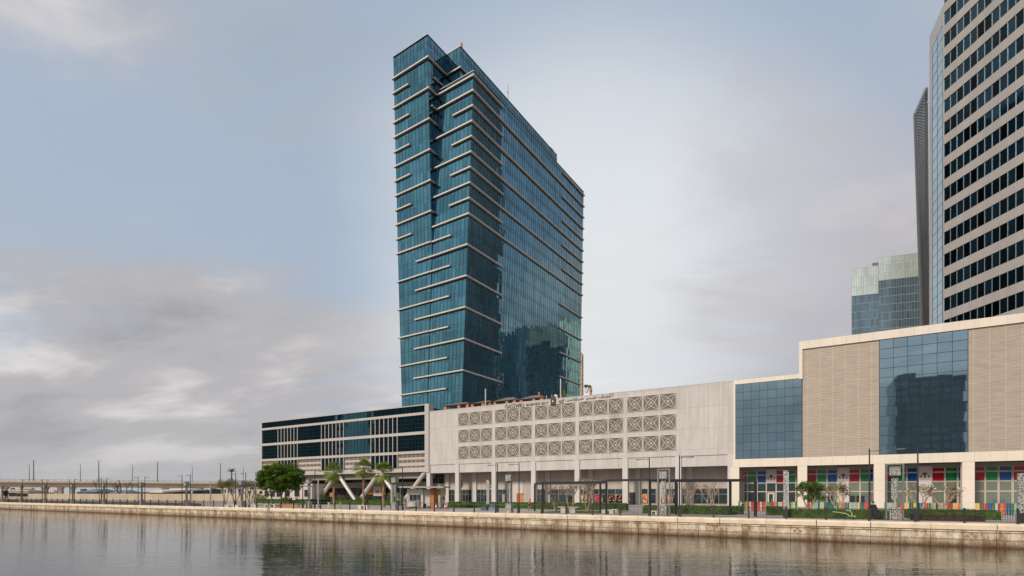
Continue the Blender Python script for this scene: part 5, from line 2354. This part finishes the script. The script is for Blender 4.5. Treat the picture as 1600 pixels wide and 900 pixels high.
# ================================================================== PERGOLAS
def pergola(pts, ztop, lab, slats=True, edge=.22):
    c = sum((Vector(p) for p in pts), Vector()) / len(pts)
    t = thing('pergola', lab, 'pergola', (c.x, c.y, 0))
    for p in pts:
        b = MB()
        p = Vector(p)
        b.bar(p, p + Vector((0, 0, ztop)), .24, .24, up=Vector((0, 1, 0)))
        b.build('post', M['dark_metal'], t)
    for i in range(len(pts)):
        j = (i + 1) % len(pts)
        b = MB()
        b.bar(Vector(pts[i]) + Vector((0, 0, ztop + .12)), Vector(pts[j]) + Vector((0, 0, ztop + .12)), .18, .24)
        b.build('beam', M['dark_metal'], t)
    return t


pergola([at(848, 65.5), at(947.5, 63.5), at(938, 70), at(835.5, 75)], 3.85, 'black metal pergola frame over the stone table and bare trees')
pergola([at(1015.5, 58.8), at(1180.5, 57.6), at(1141, 61.5), at(1028.5, 63.5)], 3.95, 'black metal pergola frame right of the patterned lantern')
b = MB()
t = thing('linking_beam', 'thin black twin beam linking the two pergola frames', 'beam', at(980, 62, 3.9))
b.bar(at(948, 63.4, 4.22), at(1016, 59, 4.2), .14, .16)
b.bar(at(940, 69.8, 4.25), at(1028, 63.6, 4.22), .14, .16)
b.build('beam', M['dark_metal'], t)
pergola([at(1056, 63), at(1057.5, 67.5)], 3.9, 'slim black post frame inside the second pergola')

# ================================================================== BENCHES, TABLE, BOXES
def bench(x, Y, w, h, d, lab, mat='bench'):
    p = at(x, Y, 0)
    f = Frame(p, (CU, -SU, 0), (SU, CU, 0))
    t = thing('stone_bench', lab, 'bench', p)
    b = MB(f)
    b.box(-w / 2, w / 2, -d / 2, d / 2, h - .12, h)
    b.build('seat', M[mat], t)
    for s in (-1, 1):
        b = MB(f)
        b.box(s * w * .32 - w * .16, s * w * .32 + w * .16, -d / 2 + .06, d / 2 - .06, 0, h - .12)
        b.build('leg', M[mat], t)


bench(568, 88, 2.3, .62, .6, 'pale stone bench at the foot of the tallest palm')
bench(418, 97, 1.9, .6, .5, 'pale bench under the left side of the round tree')
bench(427.5, 97, 1.2, .6, .5, 'short pale bench under the round tree')
bench(363, 96, 4.6, .5, .6, 'long pale bench below the thin olive trees')
bench(392, 96, 3.6, .55, .6, 'pale bench between olive trees and round tree')
bench(950, 66.5, 1.6, .5, .6, 'pale stone bench by the right posts of the first pergola')
bench(960.5, 69, .9, .5, .6, 'small pale stone block bench beside the first pergola')
bench(1022, 62.5, 1.2, .5, .6, 'pale bench left of the patterned lantern between pergolas')
bench(497, 92, 1.0, .55, .5, 'small pale stone seat left of the first palm')
bench(531.5, 90, .35, 1.0, .3, 'short white bollard seat right of the first palm')
bench(514, 92, .35, 1.0, .3, 'short white bollard seat left of the first palm')
bench(1552, 68, 3.2, .55, .7, 'long white stone bench at the end of the right hand hedge', 'cream')
t = thing('stone_table', 'pale stone table with two block legs between the bare frangipani trees', 'table', at(889, 68.5))
f = Frame(at(889, 68.5), (CU, -SU, 0), (SU, CU, 0))
b = MB(f)
b.box(-1.45, 1.45, -.45, .45, .72, .82)
b.build('table_top', M['bench'], t)
for a0, a1 in ((-1.05, -.35), (.2, 1.0)):
    b = MB(f)
    b.box(a0, a1, -.35, .35, 0, .72)
    b.build('leg', M['bench'], t)
# orange timber bench under the round tree
t = thing('timber_bench', 'long orange timber bench under the round green tree', 'bench', at(450, 98))
f = Frame(at(450, 98), (CU, -SU, 0), (SU, CU, 0))
for nm, bx, mt in (('seat', (-3.2, 3.2, -.3, .3, .42, .5), 'orange_wood'), ('front_board', (-3.2, 3.2, -.3, -.25, .08, .4), 'orange_wood'),
                   ('plinth', (-3.1, 3.1, -.2, .25, 0, .40), 'bench')):
    b = MB(f)
    b.box(*bx)
    b.build(nm, M[mt], t)
# box seats in front of the podium
def crate(x0, x1, y0, y1, Y, d, mat, lab, topmat=None):
    p, q = at(x0, Y), at(x1, Y)
    t = thing('planter_box', lab, 'box', ((p.x + q.x) / 2, Y + d / 2, max(0, zat(y1, Y))))
    z0 = max(0.0, zat(y1, Y))
    z1 = zat(y0, Y)
    b = MB()
    b.box(p.x, q.x, Y, Y + d, z0, z1)
    b.build('body', M[mat], t)
    b = MB()
    b.box(p.x - .03, q.x + .03, Y - .03, Y + d + .03, z1, z1 + .04)
    b.build('lid', M[topmat or mat], t)


crate(751, 760, 792.6, 799, 79, .8, 'blue_grey', 'low dark blue box seat, left of the blue group')
crate(760.3, 763, 792, 799, 78.8, .8, 'dark_metal', 'narrow dark box between the blue box seats')
crate(763.3, 775.5, 793.2, 799, 78.6, .9, 'pale_blue_grey', 'pale blue box seat right of the dark blue box')
crate(765, 774.5, 788, 793, 79.0, .8, 'blue_grey', 'dark blue cushion box standing on the pale blue box')
crate(762, 765, 787, 792, 81, .8, 'cream', 'small cream box behind the blue box seats')
crate(633, 636, 786, 795, 88.6, .5, 'grey_metal', 'grey bin at the left side of the kiosk')
crate(662, 665.5, 787.5, 795.5, 87.5, .5, 'dark_metal', 'dark bin beside the kiosk counter')

# ================================================================== KIOSK
YK = 88.5
kk = thing('kiosk', 'small cream kiosk with flat overhanging roof, serving hatch and timber end', 'kiosk', at(655, YK))
f = Frame(at(634.5, YK), (1, -.12, 0), (.12, 1, 0))
s = YK / FPX
kx = lambda x: (x - 634.5) * s
zz = lambda y: zat(y, YK)
for nm, bx, mt in (('body', (kx(636), kx(661.5), 0, 3, .2, zz(763.5)), 'cream'), ('body', (kx(661.5) + .02, kx(672.5), .3, 3, .2, zz(764)), 'house_white'),
                   ('timber_panel', (kx(672.6), kx(678.6), .1, 3, 0, zz(763.5)), 'orange_wood'),
                   ('yellow_screen', (kx(679), kx(694.5), 1.5, 1.6, zz(774), zz(763)), 'yellow_panel'),
                   ('roof', (kx(627), kx(697), -1.2, 4, zz(762), zz(760)), 'grey_metal'),
                   ('roof_rim', (kx(627) - .03, kx(697) + .03, -1.24, -1.205, zz(762.4), zz(760.2)), 'pale_metal'),
                   ('counter', (kx(635.5), kx(657), -.35, -.003, zz(783.6), zz(782.8)), 'cream'),
                   ('counter_front', (kx(636), kx(656), -.25, -.004, .35, zz(784)), 'house_white'),
                   ('hatch_window', (kx(640), kx(658), -.02, -.001, zz(782.6), zz(773)), 'shop_glass'),
                   ('floor_deck', (kx(628), kx(697), -1.2, 3.5, 0, .14), 'grey_metal')):
    b = MB(f)
    b.box(*bx)
    o = b.build(nm, M[mt], kk)
    if nm == 'hatch_window':
        c = MB(f)
        for x in (640, 645.5, 652, 657.6):
            c.box(kx(x), kx(x + .5), -.06, -.021, zz(782.6), zz(773))
        c.build('frame', M['pale_metal'], o)
for x in (628.5, 661, 694.5):
    b = MB(f)
    b.box(kx(x) - .06, kx(x) + .06, -1.1, -.98, 0.14, zz(762) - .003)
    b.build('roof_post', M['grey_metal'], kk)
# things standing by it
def cone(x, Y, lab):
    p = at(x, Y, .004)
    t = thing('traffic_cone', lab, 'traffic cone', p)
    b = MB()
    b.box(p.x - .24, p.x + .24, p.y - .24, p.y + .24, .004, .05)
    b.build('base', M['cone_orange'], t)
    b = MB()
    b.lathe(p, [(.2, .05), (.13, .45), (.05, .95)], 12)
    b.build('body', M['cone_orange'], t)
    b = MB()
    b.lathe(p, [(.155, .36), (.105, .66)], 12)
    b.build('reflective_band', M['flower'], t)


cone(681.5, 86, 'red and white traffic cone at the right end of the kiosk')
cone(695.5, 86, 'red and white traffic cone further right of the kiosk, before the hedge')
t = thing('hose_reel_box', 'small grey post with white cabinet beside the kiosk screen', 'cabinet', at(690, 90))
b = MB()
p = at(688.5, 90)
b.box(p.x, p.x + .7, 90, 90.4, 0, 2.1)
b.build('post', M['grey_metal'], t)
b = MB()
p = at(691, 89.9)
b.box(p.x, p.x + .5, 89.5, 89.9, .9, 1.5)
b.build('cabinet', M['cream'], t)

# round orange sign by the first palm
p = at(517.5, 112, 0)
t = thing('round_sign', 'round orange sign on a thin post left of the first palm', 'sign', p)
b = MB()
for i in range(16):
    a0, a1 = 2 * pi * i / 16, 2 * pi * (i + 1) / 16
    c0 = Vector((p.x, p.y - .08, zat(773, 112)))
    q0 = c0 + Vector((cos(a0) * .38, 0, sin(a0) * .48))
    q1 = c0 + Vector((cos(a1) * .38, 0, sin(a1) * .48))
    b.face([c0, q0, q1], world=True)
    b.face([q0, q0 + Vector((0, .06, 0)), q1 + Vector((0, .06, 0)), q1], world=True)
    b.face([c0 + Vector((0, .06, 0)), q1 + Vector((0, .06, 0)), q0 + Vector((0, .06, 0))], world=True)
b.build('disc', M['orange_wood'], t)
b = MB()
b.tube([p, p + Vector((0, 0, 2.4))], .04, 6)
b.build('post', M['grey_metal'], t)
# small white sign under the round tree
p = at(459, 105, 0)
t = thing('notice_board', 'small white notice board under the right side of the round tree', 'sign', p)
b = MB()
b.box(p.x - .32, p.x + .32, 104.95, 105, zat(781, 105), zat(776, 105))
o = b.build('board', M['flower'], t)
b = MB()
b.box(p.x - .1, p.x + .1, 104.93, 104.947, zat(779.3, 105), zat(777.6, 105))
b.build('symbol', M['emblem'], o)
b = MB()
b.tube([p + Vector((0, .1, 0)), p + Vector((0, .1, 2.0))], .03, 6)
b.build('post', M['grey_metal'], t)

# pale green lounger-like seat by the railing
u0, _ = on_v(1301, 59.5)
f = Frame(S(u0, 59.5, 0), (CU, -SU, 0), (SU, CU, 0))
t = thing('lounge_seat', 'pale yellow green slatted lounge seat behind the railing below the frangipani', 'seat', S(u0, 59.5, 0))
for nm, pts, wd in (('seat', [(0, 0, .78), (.55, 0, .72), (1.15, 0, .60)], .5), ('foot_rest', [(1.15, 0, .60), (1.4, 0, .38), (1.9, 0, .36)], .5),
                    ('backrest', [(1.1, .1, .95), (1.45, .1, .9), (1.62, .1, .45)], .5)):
    b = MB(f)
    for p, q in zip(pts, pts[1:]):
        b.bar(f(*p), f(*q), wd, .07)
    b.build(nm, M['yellow_green'], t)
for a in (.3, 1.0, 1.7):
    b = MB(f)
    b.box(a - .03, a + .03, -.2, .2, 0, .36 if a > 1.5 else .58)
    b.build('leg', M['dark_metal'], t)

# ================================================================== ROOF TERRACE OF THE PODIUM
def tent(x0, x1, ype, yea, v, lab):
    (u0, s0), (u1, s1) = on_v(x0, v), on_v(x1, v)
    uc = (u0 + u1) / 2
    Y = v / (CU + SU * ((x0 + x1) / 2 - 800) / FPX)
    zpk, zea = zat(ype, Y), zat(yea, Y)
    zfl = 25.0
    dp = 3.2
    t = thing('terrace_pavilion', lab, 'pavilion', S(uc, v + dp, zfl), group='brown roofed pavilions on the podium terrace')
    b = MB(STREET)
    hw = (u1 - u0) / 2
    e = [(uc - hw, v), (uc + hw, v), (uc + hw, v + 2 * dp), (uc - hw, v + 2 * dp)]
    rg = [(uc - hw * .35, v + dp - .3), (uc + hw * .35, v + dp - .3), (uc + hw * .35, v + dp + .3), (uc - hw * .35, v + dp + .3)]
    b.prism(e, zea, zpk, rg)
    b.build('canopy_roof', M['canopy'], t)
    for (a, c) in ((uc - hw * .82, v + .5), (uc + hw * .82, v + .5), (uc + hw * .82, v + 2 * dp - .5), (uc - hw * .82, v + 2 * dp - .5), (uc + hw * .2, v + .5)):
        b = MB(STREET)
        b.box(a - .32, a + .32, c - .25, c + .25, zfl, zea + .02)
        b.build('post', M['terracotta'], t)
        b = MB(STREET)
        b.box(a - .5, a + .5, c - .2, c + .2, zea - .9, zea - .4)
        b.build('tied_curtain', M['orange_wood'] if a > uc else M['terracotta'], t)
    b = MB(STREET)
    b.box(uc - hw * .75, uc + hw * .75, v + 2 * dp - .6, v + 2 * dp - .5, zfl, zea - .3)
    b.build('back_screen', M['dark_room'], t)


tent(691, 733, 626.6, 632.2, 119, 'brown roofed terrace pavilion, leftmost, near the office wing')
tent(734, 767, 623.8, 629.2, 119, 'brown roofed terrace pavilion, second from the left, left of the pale pole')
tent(769, 806, 618.2, 625.8, 119, 'brown roofed terrace pavilion, third, above the sign lettering')
tent(810, 849, 614.6, 622.2, 119, 'brown roofed terrace pavilion, rightmost and highest')


def roof_pole(x, ytop, v, r, mat, lab):
    u, s_ = on_v(x, v)
    Y = s_ * FPX
    t = thing('terrace_pole', lab, 'pole', S(u, v, 25))
    b = MB()
    b.tube([S(u, v, 25), S(u, v, zat(ytop, Y))], r, 8)
    b.build('shaft', M[mat], t)
    b = MB()
    b.lathe(S(u, v, 25), [(r * 2, 0), (r * 2, .2), (r, .25)], 8)
    b.build('foot', M[mat], t)


roof_pole(758.7, 607.5, 118.2, .16, 'house_white', 'pale timber pole between the second and third terrace pavilions')
roof_pole(876, 592, 118.4, .14, 'house_white', 'tall pale pole above the brown sign box')
roof_pole(854, 617.8, 118, .1, 'pale_metal', 'short white post right of the highest terrace pavilion')
roof_pole(862.3, 616.8, 118, .09, 'pale_metal', 'short thin post directly above the brown sign box')
roof_pole(842.5, 612.5, 120, .22, 'terracotta', 'stout brown post behind the highest terrace pavilion')
u, s_ = on_v(881.5, 118.5)
p = S(u, 118.5, 25)
t = thing('conifer', 'small cone shaped green conifer on the podium roof terrace', 'shrub', p)
c = MB()
rnd = random.Random(3)
H_ = zat(608.5, s_ * FPX) - 25
for i in range(700):
    z = rnd.random() ** 1.3
    a = rnd.uniform(0, 2 * pi)
    r = .85 * (1 - z) ** .8 + .06
    c.leaves(p + Vector((cos(a) * r, sin(a) * r, z * H_)), .06, 1, .14, .3, rnd)
c.build('foliage', M['leaf_palm'], t)
b = MB()
b.tube([p, p + Vector((0, 0, H_ * .8))], [.08, .03], 6)
b.build('trunk', M['trunk'], t)
small_tree('terrace_tree', 916.5, 115, zat(601, 115) - 25, 2.0, 'leaf_palm', 700, 'small green tree on the podium roof right of the glass tower', 51, .13, depth=2, base_z=25)
u, s_ = on_v(923, 117.5)
p = S(u, 117.5, 25)
t = thing('terrace_urn', 'tall brown urn post at the end of the podium roof terrace', 'urn', p)
b = MB()
b.lathe(p, [(.3, 0), (.35, 1.2), (.28, 2.0), (.42, 2.6), (.2, 3.0)], 10)
b.build('body', M['terracotta'], t)
b = MB()
b.lathe(p + Vector((0, 0, 3.0)), [(.25, 0), (.3, .15), (.1, .3)], 10)
b.build('lid', M['terracotta'], t)
u, s_ = on_v(868.5, 118.6)
p = S(u, 118.6, 25)
t = thing('terrace_parasol', 'cream domed parasol behind the brown sign box on the terrace', 'parasol', p)
zt_ = zat(616, s_ * FPX) - 25
b = MB()
b.lathe(p, [(.68, zt_ - 1.2), (.62, zt_ - .7), (.4, zt_ - .25), (.05, zt_)], 12)
b.build('canopy', M['cream'], t)
b = MB()
b.tube([p, p + Vector((0, 0, zt_ - .6))], .05, 6)
b.build('pole', M['pale_metal'], t)

# ================================================================== PEOPLE
def skinned(name, chain, mat, parent, sub=2):
    """chain: dict name->(pos,radius), edges list; grows one continuous surface"""
    verts, edges = chain
    me = bpy.data.meshes.new(name)
    keys = list(verts)
    me.from_pydata([verts[k_][0] for k_ in keys], [(keys.index(a), keys.index(b_)) for a, b_ in edges], [])
    o = bpy.data.objects.new(name, me)
    COL.objects.link(o)
    md = o.modifiers.new('skin', 'SKIN')
    for i, k_ in enumerate(keys):
        r = verts[k_][1]
        r = r if isinstance(r, tuple) else (r, r)
        me.skin_vertices[0].data[i].radius = r
        me.skin_vertices[0].data[i].use_root = (i == 0)
    md.use_smooth_shade = True
    sb = o.modifiers.new('sub', 'SUBSURF')
    sb.levels = sb.render_levels = sub
    dg = bpy.context.evaluated_depsgraph_get()
    m2 = bpy.data.meshes.new_from_object(o.evaluated_get(dg))
    bpy.data.objects.remove(o)
    m2.materials.clear()
    m2.materials.append(mat)
    o = bpy.data.objects.new(name, m2)
    COL.objects.link(o)
    o.parent = parent
    return o


def person(lab, loc, rz, pose, skin='skin', top='cloth_red', bottom='cloth_black', shorts=True, cloak=None, hat=None):
    t = thing('person', lab, 'person', loc)
    P = pose
    V = {}
    V['hip'] = (P['hip'], (.15, .11))
    V['chest'] = (P['chest'], (.17, .12))
    V['neck'] = (P['neck'], .055)
    V['head'] = (P['head'], (.085, .10))
    V['crown'] = (P['crown'], (.075, .085))
    E = [('hip', 'chest'), ('chest', 'neck'), ('neck', 'head'), ('head', 'crown')]
    for s in 'lr':
        for j, r in (('sh', .06), ('el', .042), ('wr', .03), ('ha', .035), ('th', .09), ('kn', .06), ('an', .04), ('to', .04)):
            V[j + s] = (P[j + s], r)
        E += [('chest', 'sh' + s), ('sh' + s, 'el' + s), ('el' + s, 'wr' + s), ('wr' + s, 'ha' + s),
              ('hip', 'th' + s), ('th' + s, 'kn' + s), ('kn' + s, 'an' + s), ('an' + s, 'to' + s)]
    skinned('body', (V, E), M[skin], t)
    # nose, ears as small relief; five fingers per hand
    fc = MB()
    h = Vector(P['head']).lerp(Vector(P['crown']), .35)
    fd = Vector(P['face'])
    sd_ = fd.cross(Vector((0, 0, 1))).normalized()
    fc.bar(h + fd * .085, h + fd * .125 - Vector((0, 0, .02)), .025, .03)
    for s in (-1, 1):
        fc.bar(h + sd_ * s * .085, h + sd_ * s * .105, .03, .05)
    fc.build('face_relief', M[skin], t)
    ey = MB()
    for s in (-1, 1):
        c = h + fd * .094 + sd_ * s * .035 + Vector((0, 0, .02))
        ey.bar(c, c + fd * .01, .02, .012)
    ey.bar(h + fd * .093 - Vector((0, 0, .055)) - sd_ * .02, h + fd * .093 - Vector((0, 0, .055)) + sd_ * .02, .01, .01)
    ey.build('eyes_and_mouth', M['hair'], t)
    for s in 'lr':
        hd, wr = Vector(P['ha' + s]), Vector(P['wr' + s])
        d = (hd - wr).normalized()
        sdv = d.cross(Vector((.2, .9, .1))).normalized()
        fg = MB()
        for i, ln in enumerate((.07, .08, .075, .06)):
            o = hd + sdv * (.026 * (i - 1.5))
            fg.tube([o, o + d * ln * .55, o + d * ln + Vector((0, 0, .015))], [.011, .010, .007], 6)
        o = wr.lerp(hd, .6) + sdv * .03
        fg.tube([o, o + sdv * .035 + d * .02, o + sdv * .045 + d * .05], [.013, .011, .008], 6)
        fg.build('fingers', M[skin], t)
    # hair
    hr_ = MB()
    cc_ = Vector(P['head']).lerp(Vector(P['crown']), .8)
    hr_.lathe(cc_ - Vector((0, 0, .03)), [(.098, -.02), (.105, .04), (.09, .10), (.04, .135)], 10)
    hr_.build('hair', M['hair'], t)
    # shirt
    V2 = {'hip': (P['hip'], (.165, .125)), 'chest': (P['chest'], (.19, .14)), 'nk': (tuple(Vector(P['chest']).lerp(Vector(P['neck']), .6)), .07)}
    E2 = [('hip', 'chest'), ('chest', 'nk')]
    for s in 'lr':
        V2['sh' + s] = (P['sh' + s], .078)
        V2['el' + s] = (tuple(Vector(P['sh' + s]).lerp(Vector(P['el' + s]), .75 if not cloak else 1.0)), .058)
        E2 += [('chest', 'sh' + s), ('sh' + s, 'el' + s)]
    skinned('shirt', (V2, E2), M[top], t)
    V3 = {'hip': (P['hip'], (.168, .13))}
    E3 = []
    for s in 'lr':
        V3['th' + s] = (P['th' + s], .115)
        V3['kn' + s] = (tuple(Vector(P['th' + s]).lerp(Vector(P['kn' + s]), .55 if shorts else 1.0)), .10 if shorts else .078)
        E3 += [('hip', 'th' + s), ('th' + s, 'kn' + s)]
        if not shorts:
            V3['an' + s] = (P['an' + s], .062)
            E3 += [('kn' + s, 'an' + s)]
    skinned('shorts' if shorts else 'trousers', (V3, E3), M[bottom], t)
    for s in 'lr':
        b = MB()
        a, c = Vector(P['an' + s]), Vector(P['to' + s])
        b.tube([a + (a - c) * .25 - Vector((0, 0, .02)), a.lerp(c, .5) - Vector((0, 0, .01)), c + (c - a) * .3], [.05, .055, .03], 8)
        b.build('shoe', M['cloth_black'], t)
    if cloak:
        b = MB()
        for i in range(18):
            a0, a1 = 2 * pi * i / 18, 2 * pi * (i + 1) / 18
            prev = None
            for zf, r, off in ((1.48, .10, 0), (1.38, .24, .02), (1.0, .28, .10), (.6, .36, .28), (.2, .44, .50)):
                q0 = Vector((off + r * cos(a0) * (1 + .08 * sin(5 * a0)), r * .75 * sin(a0), zf))
                q1 = Vector((off + r * cos(a1) * (1 + .08 * sin(5 * a1)), r * .75 * sin(a1), zf))
                if prev:
                    b.face([prev[0], prev[1], q1, q0][::-1], smooth=True, world=True)
                prev = (q0, q1)
        b.v = [p_ + Vector(loc) for p_ in b.v]
        b.build('cloak', M[cloak], t)
    t.rotation_euler = (0, 0, rz)
    return t


def run_pose(o):
    # running towards +x
    return dict(hip=(0, 0, .98), chest=(.06, 0, 1.32), neck=(.09, 0, 1.50), head=(.11, 0, 1.60), crown=(.11, 0, 1.70), face=(1, 0, 0),
                shl=(.06, .19, 1.42), ell=(-.12, .27, 1.20), wrl=(.05, .25, 1.06), hal=(.12, .23, 1.10),
                shr=(.06, -.19, 1.42), elr=(.10, -.27, 1.16), wrr=(.30, -.22, 1.22), har=(.37, -.20, 1.27),
                thl=(.02, .10, .90), knl=(.28, .10, .62), anl=(.20, .10, .20), tol=(.34, .10, .15),
                thr=(-.02, -.10, .90), knr=(-.06, -.10, .50), anr=(-.14, -.10, .08), tor=(.02, -.10, .04))


def stand_pose(face=(0, 1, 0)):
    return dict(hip=(0, 0, .98), chest=(0, 0, 1.32), neck=(0, 0, 1.50), head=(.01, .02, 1.60), crown=(.01, .02, 1.71), face=face,
                shl=(-.19, 0, 1.42), ell=(-.25, .04, 1.14), wrl=(-.20, .22, 1.08), hal=(-.17, .29, 1.09),
                shr=(.19, 0, 1.42), elr=(.25, .02, 1.14), wrr=(.26, .08, .88), har=(.26, .10, .80),
                thl=(-.10, 0, .90), knl=(-.12, .02, .50), anl=(-.15, -.02, .08), tol=(-.16, .12, .04),
                thr=(.10, 0, .90), knr=(.12, .05, .50), anr=(.17, .0, .08), tor=(.18, .14, .04))


def fix(pose, loc):
    return pose


_skin = skinned


def shifted(fn):
    return fn


# bodies are grown around the origin, so face/finger/hair meshes (built in world space) start from a root at the origin
def person_at(lab, loc, rz, pose, **kw):
    t = person(lab, (0, 0, 0), rz, pose, **kw)
    t.location = loc
    return t


pj, Yj = gp(827, 797.5)
person_at('person running along the promenade in a red top and dark shorts', (pj.x, pj.y, .004), radians(-30), run_pose(0))
pk = at(654, 84.5, .004)
person_at('person in grey clothes standing at the kiosk counter', pk, radians(5), stand_pose(), top='cloth_grey', bottom='cloth_grey', shorts=False)
pc = at(1364.5, 50.5, .004)
person_at('person in a long black cloak behind the railing, left of the patterned lantern', pc, radians(-20), stand_pose((-.9, -.4, 0)), top='cloth_black',
          bottom='cloth_black', shorts=False, cloak='cloth_black')

for o in (protoP, lampR, lampL, la, lb):
    assert o['label'] != 'x'
